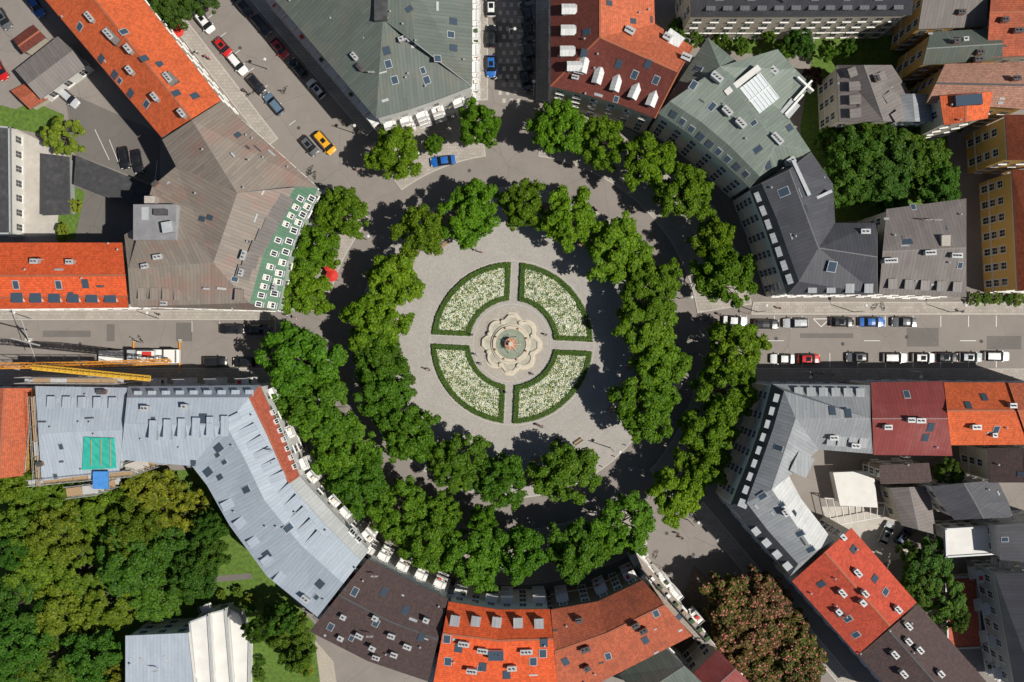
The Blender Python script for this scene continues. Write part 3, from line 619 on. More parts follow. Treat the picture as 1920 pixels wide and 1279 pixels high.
# ------------------------------------------------------------------ central beds
rot=math.radians(-2.7); C0=P(960,643,0)
def bp(r,a,z=0): a=a+rot; return Vector((C0.x+r*math.cos(a),C0.y+r*math.sin(a),z))
def bed_loop(q,ro,ri,gap):
    a0=q*math.pi/2; pts=[]
    so=math.asin(gap/ro); si=math.asin(gap/ri); N=30
    for i in range(N+1): pts.append((ro,a0+so+(math.pi/2-2*so)*i/N))
    for i in range(N+1): pts.append((ri,a0+math.pi/2-si-(math.pi/2-2*si)*i/N))
    return pts
rng=np.random.default_rng(3)
def leaf_quads(pos,nrm,size,rng,asp=.75):
    n=len(pos); r=rng.normal(size=(n,3)); t=np.cross(nrm,r); t/=np.linalg.norm(t,axis=1)[:,None]+1e-9; b=np.cross(nrm,t)
    s=size[:,None]; v=np.stack([pos-t*s*.5,pos-b*s*.5*asp+nrm*s*.06,pos+t*s*.5,pos+b*s*.5*asp+nrm*s*.06],1).reshape(-1,3); return v
def quads_mesh(name,chunks):
    vs=np.concatenate([c[0] for c in chunks]); me=bpy.data.meshes.new(name); n=len(vs)//4
    me.vertices.add(len(vs)); me.vertices.foreach_set('co',vs.astype(np.float32).ravel()); me.loops.add(n*4); me.loops.foreach_set('vertex_index',np.arange(n*4,dtype=np.int32))
    me.polygons.add(n); me.polygons.foreach_set('loop_start',np.arange(0,n*4,4,dtype=np.int32)); me.polygons.foreach_set('loop_total',np.full(n,4,dtype=np.int32))
    mi=[]
    for k,c in enumerate(chunks): me.materials.append(MATS[c[1]]); mi.append(np.full(len(c[0])//4,k,dtype=np.int32))
    me.polygons.foreach_set('material_index',np.concatenate(mi)); me.update(calc_edges=True); return me
plain('petal_white',(.70,.72,.60),var=.12,scale=8); plain('petal_yellow',(.66,.58,.26),var=.2,scale=8); plain('flower_leaf',(.10,.17,.045),var=.35,scale=6)
for q in range(4):
    root=empty('flower_bed',C0)
    o_=bed_loop(q,15.0,8.0,.95); n_=len(o_)
    inn,_=inset([bp(r,a) for r,a in o_],.8)
    out=[bp(r,a,.125) for r,a in o_]
    m=MB(); m.poly([Vector((p.x,p.y,.22)) for p in inn],'bedgreen')
    for i in range(n_):
        j=(i+1)%n_; a,b=out[i],out[j]; c,d=inn[j],inn[i]; hz=.62
        m.poly([Vector((a.x,a.y,hz)),Vector((b.x,b.y,hz)),Vector((c.x,c.y,hz)),Vector((d.x,d.y,hz))],'bedgreen')
        m.poly([a,b,Vector((b.x,b.y,hz)),Vector((a.x,a.y,hz))],'bedgreen'); m.poly([d+Z*.1,c+Z*.1,Vector((c.x,c.y,hz)),Vector((d.x,d.y,hz))],'bedgreen')
    o=m.obj('hedge_core',root); o.matrix_parent_inverse=Matrix.Translation(-C0)
    L=[(out[(i+1)%n_]-out[i]).length for i in range(n_)]; tot=sum(L); M=5200; pos=[];nr=[]
    seg=rng.choice(n_,size=M,p=np.array(L)/tot); u=rng.random(M); w=rng.random(M)
    for k in range(M):
        i=seg[k];j=(i+1)%n_; a=out[i].lerp(out[j],u[k]); b=inn[i].lerp(inn[j],u[k]); p=a.lerp(b,w[k]*1.25-.12); side=abs(w[k]-.5)*2
        pos.append((p.x,p.y,.64+rng.normal()*.06-(.3*rng.random() if side>.85 else 0))); nr.append((rng.normal()*.6,rng.normal()*.6,1))
    pos=np.array(pos);nr=np.array(nr);nr/=np.linalg.norm(nr,axis=1)[:,None]
    me=quads_mesh('hedge_leaves',[(leaf_quads(pos,nr,rng.uniform(.14,.26,M),rng),'hedge_leaves')]); o=bpy.data.objects.new('hedge_foliage',me); col.objects.link(o); o.parent=root; o.matrix_parent_inverse=Matrix.Translation(-C0); o.color=(.065,.135,.014,1)
    K=19000; r=np.sqrt(rng.uniform(8.8**2,14.2**2,K)); a=q*math.pi/2+rng.uniform(0,math.pi/2,K)
    lx=r*np.cos(a-q*math.pi/2); ly=r*np.sin(a-q*math.pi/2); ok=(lx>1.75)&(ly>1.75); r=r[ok];a=a[ok]+rot; K=len(r)
    x=C0.x+r*np.cos(a); y=C0.y+r*np.sin(a)
    cell=np.sin(np.floor(x*1.9)*12.9898+np.floor(y*1.9)*78.233+q)*43758.5; cell=cell-np.floor(cell)
    den=(cell-.5)*1.6+rng.normal(size=K)*.9
    kind=np.where(den>.35,0,np.where(den>.1,1,2)); z=rng.uniform(.3,.52,K)-(kind==2)*.06
    pos=np.stack([x,y,z],1); nr=rng.normal(size=(K,3))*.45+np.array([0,0,1]); nr/=np.linalg.norm(nr,axis=1)[:,None]; s=rng.uniform(.11,.23,K)*np.where(kind==2,1.15,1)
    v=leaf_quads(pos,nr,s,rng,1.0).reshape(-1,4,3)
    me=quads_mesh('flowers',[(v[kind==k].reshape(-1,3),m_) for k,m_ in enumerate(('petal_white','petal_yellow','flower_leaf'))]); o=bpy.data.objects.new('flowers',me); col.objects.link(o); o.parent=root; o.matrix_parent_inverse=Matrix.Translation(-C0)
cp=MB()
for a in (0,1,2,3):
    aa=a*math.pi/2; d=Vector((math.cos(aa+rot),math.sin(aa+rot),0)); s=Vector((-d.y,d.x,0))
    for sg in (-1,1): 
        p=C0+s*sg*.75; cp.poly([p+d*7.5+Z*.128-s*.06,p+d*15.2+Z*.128-s*.06,p+d*15.2+Z*.128+s*.06,p+d*7.5+Z*.128+s*.06],'kerb')
cp.obj('path_edging')
def ringm(name,r0,r1,z,mat,c=C0,n=96):
    m=MB()
    for i in range(n):
        a,b=2*math.pi*i/n,2*math.pi*(i+1)/n
        m.poly([Vector((c.x+r*math.cos(t),c.y+r*math.sin(t),z)) for r,t in ((r0,a),(r1,a),(r1,b),(r0,b))],mat)
    return m.obj(name)
ringm('path_edging',15.35,15.48,.132,'kerb'); ringm('path_edging',7.2,7.32,.132,'kerb')
# ------------------------------------------------------------------ fountain
FC=P(958,645,0); F=empty('fountain',FC); f=MB()
def lob(a,k):
    best=0
    for i in range(8):
        ph=((a-rot-i*math.pi/4+math.pi)%(2*math.pi))-math.pi
        if abs(ph)>math.pi/2.5: continue
        if i%2==0: v=6.35/(math.cos(ph)+abs(math.sin(ph))*1.15) if abs(ph)>.12 else 6.35/(math.cos(.12)+math.sin(.12)*1.15)*math.cos(.12)/math.cos(ph)
        else:
            d,r_=3.75,1.75; q=r_*r_-(d*math.sin(ph))**2
            v=d*math.cos(ph)+math.sqrt(q) if q>0 else 0
        best=max(best,v)
    return max(best,4.2)+k
def ring_of(rf,z,N=160): return [Vector((rf(2*math.pi*i/N)*math.cos(2*math.pi*i/N),rf(2*math.pi*i/N)*math.sin(2*math.pi*i/N),z)) for i in range(N)]
def loft(m,a,b,mat):
    n=len(a)
    for i in range(n): m.poly([a[i],a[(i+1)%n],b[(i+1)%n],b[i]],mat)
big=lambda k:(lambda a:lob(a,k))
c=lambda r:(lambda a:r)
for k0,k1,z0,z1 in ((.35,.35,.12,.24),(.35,.1,.24,.24),(.1,.1,.24,.36),(.1,-.15,.36,.36),(-.15,-.15,.36,.8),(-.15,-.65,.8,.8),(-.65,-.65,.8,.4)): loft(f,ring_of(big(k0),z0),ring_of(big(k1),z1),'stone')
f.poly(ring_of(big(-.64),.58),'water_pale')
loft(f,ring_of(c(3.7),.3),ring_of(c(3.7),.85),'stone'); loft(f,ring_of(c(3.7),.85),ring_of(c(3.45),.85),'stone')
loft(f,ring_of(c(3.45),.85),ring_of(c(3.35),1.2),'stone'); loft(f,ring_of(c(3.35),1.2),ring_of(c(2.8),1.2),'stone'); loft(f,ring_of(c(2.8),1.2),ring_of(c(2.8),.9),'stone'); f.poly(ring_of(c(2.79),1.0),'water_green')
loft(f,ring_of(c(1.2),.9,32),ring_of(c(.6),2.0,32),'stone'); loft(f,ring_of(c(.6),2.0,32),ring_of(c(1.15),2.4,32),'stone'); loft(f,ring_of(c(1.15),2.4,32),ring_of(c(.95),2.4,32),'bronze'); f.poly(ring_of(c(.95),2.33,32),'bronze')
loft(f,ring_of(c(.4),2.3,16),ring_of(c(.16),3.1,16),'stone'); loft(f,ring_of(c(.16),3.1,16),ring_of(c(.45),3.35,16),'stone'); f.poly(ring_of(c(.45),3.35,16),'stone')
for i in range(8):
    a=rot+math.pi/8+i*math.pi/4; p=Vector((4.35*math.cos(a),4.35*math.sin(a),.75)); f.tube([p-Z*.4,p+Z*.25,p+Z*.3],[.4,.48,.34],10,'stone')
    p=Vector((3.08*math.cos(a),3.08*math.sin(a),1.2)); f.tube([p,p+Z*.3,p+Z*.45],[.2,.16,.08],8,'bronze')
for i in range(7):
    a=i*math.pi/3.5; pts=[Vector((r*math.cos(a),r*math.sin(a),z)) for r,z in ((.35,3.3),(.8,3.2),(1.25,2.6),(1.6,1.7),(1.75,1.0))]; f.tube(pts,[.02,.03,.04,.05,.1],5,'water_foam')
f.obj('basin',F)
pv=MB(); pv.poly(ring_of(c(7.1),.126),'kerb_cobble'); o=pv.obj('fountain_apron'); o.location=FC
# ------------------------------------------------------------------ trees
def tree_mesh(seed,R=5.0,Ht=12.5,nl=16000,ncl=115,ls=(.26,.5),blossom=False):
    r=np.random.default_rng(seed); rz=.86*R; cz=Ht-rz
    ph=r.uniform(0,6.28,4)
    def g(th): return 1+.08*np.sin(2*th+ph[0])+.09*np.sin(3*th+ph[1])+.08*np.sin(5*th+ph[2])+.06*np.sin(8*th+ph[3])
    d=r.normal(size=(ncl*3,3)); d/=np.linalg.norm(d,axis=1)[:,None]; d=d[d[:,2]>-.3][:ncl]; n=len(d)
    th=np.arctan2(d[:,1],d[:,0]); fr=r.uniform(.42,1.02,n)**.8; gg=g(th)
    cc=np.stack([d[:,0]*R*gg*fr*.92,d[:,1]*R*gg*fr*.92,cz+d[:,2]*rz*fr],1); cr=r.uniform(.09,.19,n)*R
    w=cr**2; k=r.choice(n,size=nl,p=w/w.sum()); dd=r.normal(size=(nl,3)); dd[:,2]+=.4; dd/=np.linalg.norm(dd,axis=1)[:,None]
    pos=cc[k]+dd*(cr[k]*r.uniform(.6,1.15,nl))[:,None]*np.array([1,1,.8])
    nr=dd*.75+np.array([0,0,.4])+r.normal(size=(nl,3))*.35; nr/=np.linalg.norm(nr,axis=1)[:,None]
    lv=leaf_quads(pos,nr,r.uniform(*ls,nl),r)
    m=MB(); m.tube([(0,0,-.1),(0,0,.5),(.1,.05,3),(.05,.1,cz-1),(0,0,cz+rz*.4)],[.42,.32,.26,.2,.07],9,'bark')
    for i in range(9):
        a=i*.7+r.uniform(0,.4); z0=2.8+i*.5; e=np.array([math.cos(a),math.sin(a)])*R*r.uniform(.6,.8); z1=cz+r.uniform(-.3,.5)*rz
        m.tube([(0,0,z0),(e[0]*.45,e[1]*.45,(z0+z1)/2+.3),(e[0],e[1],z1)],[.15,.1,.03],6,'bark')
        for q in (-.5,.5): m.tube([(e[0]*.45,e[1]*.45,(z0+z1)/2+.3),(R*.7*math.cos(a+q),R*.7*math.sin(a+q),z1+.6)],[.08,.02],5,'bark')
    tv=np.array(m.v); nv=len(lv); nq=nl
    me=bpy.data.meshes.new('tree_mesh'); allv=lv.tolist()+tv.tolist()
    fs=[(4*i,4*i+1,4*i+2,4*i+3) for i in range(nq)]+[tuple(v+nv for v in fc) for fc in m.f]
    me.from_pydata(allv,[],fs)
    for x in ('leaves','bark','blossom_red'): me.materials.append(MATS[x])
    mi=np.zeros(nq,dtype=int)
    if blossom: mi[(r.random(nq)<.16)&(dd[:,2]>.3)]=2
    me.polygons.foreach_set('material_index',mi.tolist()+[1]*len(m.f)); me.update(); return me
TM=[tree_mesh(10+i) for i in range(8)]
TB=[tree_mesh(40+i,nl=9500,ncl=60,ls=(.28,.52)) for i in range(3)]
TR=[tree_mesh(60+i,blossom=True) for i in range(2)]
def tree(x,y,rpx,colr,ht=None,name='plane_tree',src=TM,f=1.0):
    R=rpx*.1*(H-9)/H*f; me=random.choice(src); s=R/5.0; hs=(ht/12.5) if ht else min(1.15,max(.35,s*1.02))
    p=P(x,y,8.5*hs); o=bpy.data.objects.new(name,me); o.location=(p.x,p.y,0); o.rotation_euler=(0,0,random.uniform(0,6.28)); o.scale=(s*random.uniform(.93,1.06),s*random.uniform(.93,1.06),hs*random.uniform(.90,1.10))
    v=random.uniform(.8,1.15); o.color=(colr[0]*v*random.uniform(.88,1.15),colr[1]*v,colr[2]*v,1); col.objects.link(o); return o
G1=(.105,.215,.008); G2=(.078,.185,.010)
outer=[(740,288,52),(897,235,45),(1048,238,54),(1128,265,50),(1213,302,52),(1284,362,58),(1338,450,45),(1357,520,58),(640,397,50),(592,465,52),(568,543,52),
 (562,682,74),(597,765,66),(640,840,64),(672,905,60),(745,958,60),(800,1015,62),(890,1040,62),(967,1035,60),(1080,1032,62),(1168,985,60),(1378,655,58),(1362,735,58),(1330,805,56),(1312,868,52),(1270,925,56)]
inner=[(880,400,58),(785,437,54),(979,382,48),(1065,405,58),(1157,468,66),(1225,540,54),(1213,612,60),(1238,682,58),(1208,765,62),(737,530,60),(703,610,60),(708,668,52),(718,735,58),(765,812,60),(862,868,62),(940,905,54),(1060,890,62)]
for t in outer: tree(*t,G1 if t[1]<640 or t[0]>1200 else G2,ht=13.5)
for t in inner: tree(*t,G1 if t[1]<640 or t[0]>1100 else G2,ht=12.5)
for t in [(830,965,42),(905,972,30),(1130,1010,40),(690,860,34)]: tree(*t,G2,ht=11)
tree(813,270,20,G1,ht=6)
Gg=[(.12,.19,.014),(.055,.14,.014),(.16,.21,.018),(.085,.17,.014),(.07,.155,.015)]
gard=[(30,905,45),(95,930,62),(40,985,50),(110,1000,60),(195,960,60),(290,940,70),(350,960,45),(60,1060,60),(150,1075,70),(250,1050,70),(330,1030,60),(385,1040,40),(40,1130,60),(120,1150,65),(210,1130,60),(290,1110,60),(360,1080,50),(30,1210,60),(100,1230,70),(180,1230,55),(20,1285,50),(210,1290,50),(20,1030,40),(160,890,35),(545,1195,50),(530,1160,35),(560,1235,35),(60,860,20),(250,1000,55),(395,985,36),(480,1180,24)]
for t in gard: tree(*t,random.choice(Gg),name='garden_tree',ht=9+random.random()*5,src=TM+TB)
for t in [(115,257,42),(117,430,14),(118,447,12),(140,385,14)]: tree(*t,(.20,.28,.03),name='garden_tree',ht=t[2]*.16+1,src=TB)
for t in [(1600,290,60),(1665,290,60),(1590,350,50),(1660,345,55),(1735,300,50),(1760,350,45),(1700,260,40),(1620,250,40),(1560,265,30),(1500,80,30),(1470,95,22),(1550,100,18),(1590,90,18),(1390,85,18),(1270,55,22),(1300,70,18),(1440,60,18),(1350,75,16)]:
    tree(*t,random.choice([(.055,.14,.014),(.09,.18,.014)]),name='courtyard_tree',ht=min(12,t[2]*.2+2),src=TM+TB)
for t in [(1735,1060,52),(1770,1120,52),(1790,1155,30),(1705,1040,25),(1775,885,32),(1725,1095,40)]: tree(*t,(.07,.15,.022),name='courtyard_tree',ht=10,src=TB)
for t in [(1375,1130,62),(1430,1120,55),(1400,1185,66),(1460,1190,62),(1490,1220,56),(1430,1240,60),(1500,1250,45),(1370,1165,45)]: tree(*t,random.choice([(.15,.10,.04),(.10,.115,.025),(.13,.105,.033)]),name='red_chestnut_tree',ht=12,src=TR)
tree(325,12,45,(.05,.12,.015),name='garden_tree',ht=10); tree(370,-5,40,(.05,.11,.015),name='garden_tree',ht=9); tree(1520,145,25,(.10,.035,.035),name='copper_plum_tree',ht=7,src=TB)
for p in [(415,1115),(445,1110),(465,1125),(490,1240),(488,1265),(575,1255),(1830,560),(1850,560),(1870,560),(1890,560),(1910,560),(1800,240),(470,1140),(505,1150)]: tree(*p,random.uniform(10,19),random.choice(Gg),name='shrub',ht=2.2,src=TB)
for p in [(760,690),(770,712),(1045,828),(1060,838),(1150,745)]: tree(*p,random.uniform(8,12),(.10,.16,.02),name='shrub',ht=1.3,src=TB)
# ------------------------------------------------------------------ cars
def car_mesh(paint,kind='hatch'):
    m=MB()
    L=dict(hatch=2.1,sedan=2.3,wagon=2.3,van=2.35)[kind]; W=.9 if kind!='van' else .97; RZ=dict(hatch=1.48,sedan=1.43,wagon=1.5,van=2.0)[kind]
    hood=.95 if kind!='van' else 1.15; ws=(1.05,.35) if kind!='van' else (1.5,.95)
    re=dict(hatch=(-1.45,-1.95),sedan=(-.95,-1.55),wagon=(-1.85,-2.15),van=(-2.15,-2.3))[kind]; tail=dict(hatch=.95,sedan=1.0,wagon=.98,van=1.1)[kind]
    st=[(L,.70,.42,.50,.60),(L-.08,.84,.30,.62,.70),(L-.35,.97,.22,.72,.82),(L-.8,1,.2,.80,.90),(ws[0],1,.2,.90,hood),(ws[1],1,.2,.93,RZ-.03),((ws[1]+re[0])/2,1,.2,.95,RZ),(re[0],.99,.2,.95,RZ-.05),(re[1],.96,.22,.93,tail),(-L+.06,.90,.3,.85,tail-.06),(-L,.80,.40,.60,.62)]
    rows=[]
    for k,(x,w,zb,zm,zt) in enumerate(st):
        w*=W; cab=5<=k<=7; tw=w*.74 if cab else w*.88
        pr=[(w*.9,zb),(w,(zb+zm)/2),(w*.985,zm),(tw,zt-(.05 if cab else .03)),(tw*.6,zt+.0),(0,zt+.02)]
        rows.append([Vector((x,-y,z)) for y,z in pr]+[Vector((x,y,z)) for y,z in pr[-2::-1]])
    n=len(rows[0]); base=[]
    for r in rows:
        base.append(len(m.v)); m.v.extend([tuple(p) for p in r])
    def fc(i,j):
        s=min(j,n-2-j)
        if s==2 and 4<=i<=7 : return 'car_glass'
        if s>=3 and i in(4,7): return 'car_glass'
        return paint
    for i in range(len(rows)-1):
        for j in range(n-1):
            m.f.append((base[i]+j,base[i]+j+1,base[i+1]+j+1,base[i+1]+j)); m.m.append(m.mi(fc(i,j))); m.uv.extend([(0,0)]*4)
    for i in (0,len(rows)-1): m.f.append(tuple(base[i]+j for j in range(n))); m.m.append(m.mi(paint)); m.uv.extend([(0,0)]*n)
    m.poly([(L-.3,-W*.85,.2),(L-.3,W*.85,.2),(-L+.3,W*.85,.2),(-L+.3,-W*.85,.2)],'rubber')
    for x in (L-.78,-L+.8):
        for s in (-1,1):
            m.tube([(x,s*(W-.2),.32),(x,s*(W+.015),.32)],[.32,.31],14,'rubber'); m.tube([(x,s*(W+.01),.32),(x,s*(W+.03),.32)],[.2,.17],10,'steel')
    for s in (-1,1):
        m.box((ws[0]-.15,s*(W+.07),.92),X,Y,Z,.18,.2,.15,paint); m.box((L-.2,s*W*.68,.62),X,Y,Z,.25,.32,.12,'lamp_glass'); m.box((-L+.08,s*W*.72,.72),X,Y,Z,.14,.25,.16,'tail_red')
        m.box(((ws[1]+re[0])/2-.05,s*W*.70,RZ-.05),X,Y,Z,(ws[1]-re[0])*.92,.04,.06,'rubber')
        m.box(((ws[1]+re[0])/2+.1,s*W*.86,.95),X,Y,Z,.08,.06,.3,paint)
    m.box((-L+.0,0,.5),X,Y,Z,.04,.5,.12,'trim_white'); m.box((L+.0,0,.42),X,Y,Z,.04,.5,.12,'trim_white'); m.box((L-.03,0,.5),X,Y,Z,.08,.8,.12,'rubber')
    m.beam((re[0]+.2,0,RZ),(re[0]+.05,0,RZ+.2),.03,'rubber')
    if kind in('hatch','van'): m.box(((ws[1]+re[0])/2+.25,0,RZ-.0),X,Y,Z,.9,.8,.035,'car_glass')
    return m.mesh('parked_car')
CM={}
def car(x,y,ang,paint='grey',kind='hatch',name='parked_car'):
    k=(paint,kind)
    if k not in CM: CM[k]=car_mesh('paint_'+paint,kind)
    o=bpy.data.objects.new(name,CM[k]); p=P(x,y,0); o.location=(p.x,p.y,.012); o.rotation_euler=(0,0,math.radians(-ang)+random.uniform(-.02,.02)+(math.pi if random.random()<.4 else 0)); s=random.uniform(.98,1.05); o.scale=(s,1,1); col.objects.link(o)
    bv=o.modifiers.new('b','BEVEL'); bv.width=.03; bv.segments=2; bv.limit_method='ANGLE'; bv.angle_limit=math.radians(30)
for c_ in [(385,43,52,'white','van'),(420,90,50,'red','hatch'),(447,122,50,'white','wagon'),(482,160,50,'black','hatch'),(515,196,50,'bluegrey','wagon'),(455,12,50,'black','sedan'),(492,50,50,'black','wagon'),(526,93,50,'red','hatch'),(560,130,50,'black','hatch'),(594,168,50,'white','hatch'),
 (581,275,50,'grey','hatch'),(611,270,50,'yellow','van'),(831,303,-8,'blue','sedan'),(921,12,90,'white','hatch'),(921,70,90,'black','hatch'),(921,126,90,'blue','hatch'),(988,-10,75,'grey','sedan'),(988,27,75,'black','sedan'),(990,60,75,'black','hatch'),(990,90,75,'black','wagon'),(988,120,75,'black','hatch'),(986,153,75,'black','hatch'),
 (1377,602,5,'white','sedan'),(1435,608,0,'black','wagon'),(1490,606,0,'silver','wagon'),(1577,604,0,'black','hatch'),(1633,604,0,'blue','sedan'),(1692,604,0,'grey','sedan'),
 (1465,673,0,'white','sedan'),(1515,673,0,'red','hatch'),(1605,670,0,'grey','hatch'),(1676,671,0,'white','wagon'),(1729,671,0,'white','hatch'),(1772,670,0,'black','hatch'),(1817,670,0,'silver','hatch'),(1866,668,0,'white','wagon'),
 (438,617,0,'black','sedan'),(485,618,0,'black','sedan'),(405,678,0,'black','wagon'),(460,679,0,'black','hatch'),(132,185,42,'silver','wagon'),(235,297,80,'black','hatch'),(260,304,80,'black','sedan'),(3,132,60,'red','hatch'),(1660,998,-65,'silver','hatch'),(1692,1003,-50,'darkblue','hatch'),(10,38,60,'grey','hatch'),(70,12,60,'blue','wagon')]: car(*c_)
# ------------------------------------------------------------------ people
def person_mesh(shirt,trou,st,hair='hair'):
    J={'pel':(0,0,.95,.14),'sp':(0,0,1.2,.13),'ch':(0,0,1.38,.155),'nk':(0,.01,1.5,.06),'hd':(0,.03,1.62,.095),'top':(0,.02,1.73,.085)}
    E=[('pel','sp'),('sp','ch'),('ch','nk'),('nk','hd'),('hd','top')]
    for s,nm in ((-1,'l'),(1,'r')):
        f_=st*s
        J[nm+'hip']=(s*.1,0,.9,.095);J[nm+'kn']=(s*.11,f_*.5+.03,.5,.062);J[nm+'an']=(s*.11,f_-.02,.09,.042);J[nm+'toe']=(s*.12,f_+.16,.04,.035)
        J[nm+'sh']=(s*.19,0,1.42,.062);J[nm+'el']=(s*.24,-f_*.4-.03,1.13,.043);J[nm+'wr']=(s*.24,-f_*.8+.08,.9,.028);J[nm+'ha']=(s*.24,-f_*.85+.1,.83,.035)
        E+=[('pel',nm+'hip'),(nm+'hip',nm+'kn'),(nm+'kn',nm+'an'),(nm+'an',nm+'toe'),('ch',nm+'sh'),(nm+'sh',nm+'el'),(nm+'el',nm+'wr'),(nm+'wr',nm+'ha')]
        for i in range(5):
            fx=-.025+i*.0125 if i else -s*.035; fl=(.05,.075,.085,.08,.06)[i]
            J[nm+'f%d'%i]=(s*.24+fx,-f_*.85+.105+(.03 if i==0 else 0),.81-fl,.009); E.append((nm+'ha',nm+'f%d'%i))
    ks=list(J); me=bpy.data.meshes.new('p'); me.from_pydata([J[k][:3] for k in ks],[(ks.index(a),ks.index(b)) for a,b in E],[])
    o=bpy.data.objects.new('p',me); col.objects.link(o); o.modifiers.new('s','SKIN')
    for i,k in enumerate(ks): me.skin_vertices[0].data[i].radius=(J[k][3],J[k][3]*(.75 if k in('ch','sp') else 1)); me.skin_vertices[0].data[i].use_root=(k=='pel')
    sb=o.modifiers.new('u','SUBSURF'); sb.levels=1; sb.render_levels=1
    dg=bpy.context.evaluated_depsgraph_get(); r=bpy.data.meshes.new_from_object(o.evaluated_get(dg)); bpy.data.objects.remove(o)
    r.materials.clear()
    for n in (shirt,trou,'skin',hair,'cloth_black'): r.materials.append(MATS[n])
    for p in r.polygons:
        c=p.center; z=c.z; p.use_smooth=True
        if z>1.66 or (z>1.52 and c.y<-.005): k=3
        elif z>1.49: k=2
        elif z<.1: k=4
        elif z<.95 and abs(c.x)<.19: k=1
        elif abs(c.x)>.19 and z<1.1: k=2
        else: k=0
        p.material_index=k
    return r
PM=[person_mesh('cloth_white','cloth_denim',.22),person_mesh('cloth_black','cloth_black',.18),person_mesh('cloth_red','cloth_denim',.05),person_mesh('cloth_blue','cloth_khaki',.24)]
fm=MB(); fm.box((0,.125,1.6),X,Y,Z,.025,.03,.04,'skin')
for s in (-1,1): fm.box((s*.035,.118,1.635),X,Y,Z,.025,.01,.012,'hair'); fm.box((s*.097,.03,1.59),X,Y,Z,.015,.04,.06,'skin')
fm.box((0,.118,1.565),X,Y,Z,.05,.012,.01,'tail_red'); FM=fm.mesh('face')
for x,y,z in [(893,470,.12),(903,474,.12),(800,692,.12),(806,694,.12),(1010,797,.12),(1016,800,.12),(1104,598,.12),(903,683,.12),(940,733,.12),(948,735,.12),(1024,628,.12),(893,665,.12),(1270,1000,0),(1278,1008,0),(388,108,.02),(395,112,.02),(1800,584,.12),(1560,702,.12),(1310,600,0),(540,592,.12),(755,662,.12),(1336,608,0),(460,172,.02),(530,172,.02),(1350,590,.12),(1000,702,.12),(885,628,.12),(930,150,0),(1460,578,.12),(300,590,.12),(670,320,.0),(362,102,.02),(372,100,.02)]:
    o=bpy.data.objects.new('pedestrian',random.choice(PM)); p=P(x,y,0); o.location=(p.x,p.y,z); o.rotation_euler=(0,0,random.uniform(0,6.28)); s=random.uniform(.94,1.05); o.scale=(s,s,s); col.objects.link(o)
    q=bpy.data.objects.new('face',FM); q.parent=o; col.objects.link(q)
bm_=MB()
for x in (-.52,.52):
    pts=[Vector((x+.33*math.cos(a),0,.34+.33*math.sin(a))) for a in np.linspace(0,6.283,17)]
    for i in range(16): bm_.beam(pts[i],pts[i+1],.045,'rubber')
    for i in range(0,8): bm_.beam(pts[i],pts[i+8],.008,'steel')
for a,b in (((-.52,0,.34),(-.15,0,.32)),((-.15,0,.32),(-.22,0,.85)),((-.2,0,.75),(.35,0,.8)),((-.15,0,.32),(.36,0,.75)),((.35,0,.95),(.52,0,.34)),((-.52,0,.34),(-.2,0,.75))): bm_.beam(a,b,.04,'paint_black')
bm_.beam((.35,-.28,1.0),(.35,.28,1.0),.03,'steel'); bm_.box((-.23,0,.85),X,Y,Z,.26,.14,.06,'rubber')
BM=bm_.mesh('bicycle')
for x,y in [(1312,596),(1318,600),(1325,595),(1333,604),(252,636),(258,640),(266,636),(580,322),(586,326),(592,330),(585,318),(462,172),(470,178),(536,170),(652,236),(645,228),(1230,1040),(1300,965),(1310,975),(1640,575),(1655,575),(1520,700),(1535,700),(620,505),(625,515),(622,495),(628,525)]:
    o=bpy.data.objects.new('bicycle',BM); p=P(x,y,0); o.location=(p.x,p.y,.01 if 600<y<690 or y<400 else .125); o.rotation_euler=(0,random.uniform(-.15,.15),random.uniform(0,3.1)); col.objects.link(o)
lm=MB(); lm.tube([(0,0,0),(0,0,4),(0,0,7)],[.09,.07,.05],8,'steel'); lm.beam((0,0,7),(1.0,0,7.3),.06,'steel'); lm.tube([(1.0,0,7.15),(1.0,0,7.3),(1.0,0,7.4)],[.3,.28,.1],12,'lamp_glass'); LM=lm.mesh('street_lamp')
for x,y,r in [(503,130,0),(955,75,0),(1420,585,90),(1600,585,90),(1780,585,90),(60,598,90),(300,598,90),(1500,695,-90),(1700,695,-90),(665,250,0),(1000,180,90),(1290,975,45),(690,450,0),(1275,560,0),(780,300,0),(1145,840,0)]:
    o=bpy.data.objects.new('street_lamp',LM); p=P(x,y,0); o.location=(p.x,p.y,0); o.rotation_euler=(0,0,math.radians(r)); col.objects.link(o)
bn=MB()
for i in range(4): bn.box((0,-.2+i*.13,.42),X,Y,Z,1.8,.1,.04,'wood')
for i in range(3): bn.box((0,-.3-i*.03,.55+i*.13),X,Y,Z,1.8,.03,.1,'wood')
for s in (-.75,.75): bn.box((s,0,0),X,Y,Z,.06,.45,.42,'steel'); bn.beam((s,-.22,.4),(s,-.4,.95),.05,'steel')
BN=bn.mesh('park_bench')
for k in range(16):
    a=k*math.pi/8+.2; o=bpy.data.objects.new('park_bench',BN); o.location=(C0.x+22.2*math.cos(a),C0.y+22.2*math.sin(a),.12); o.rotation_euler=(0,0,a+math.pi/2); col.objects.link(o)
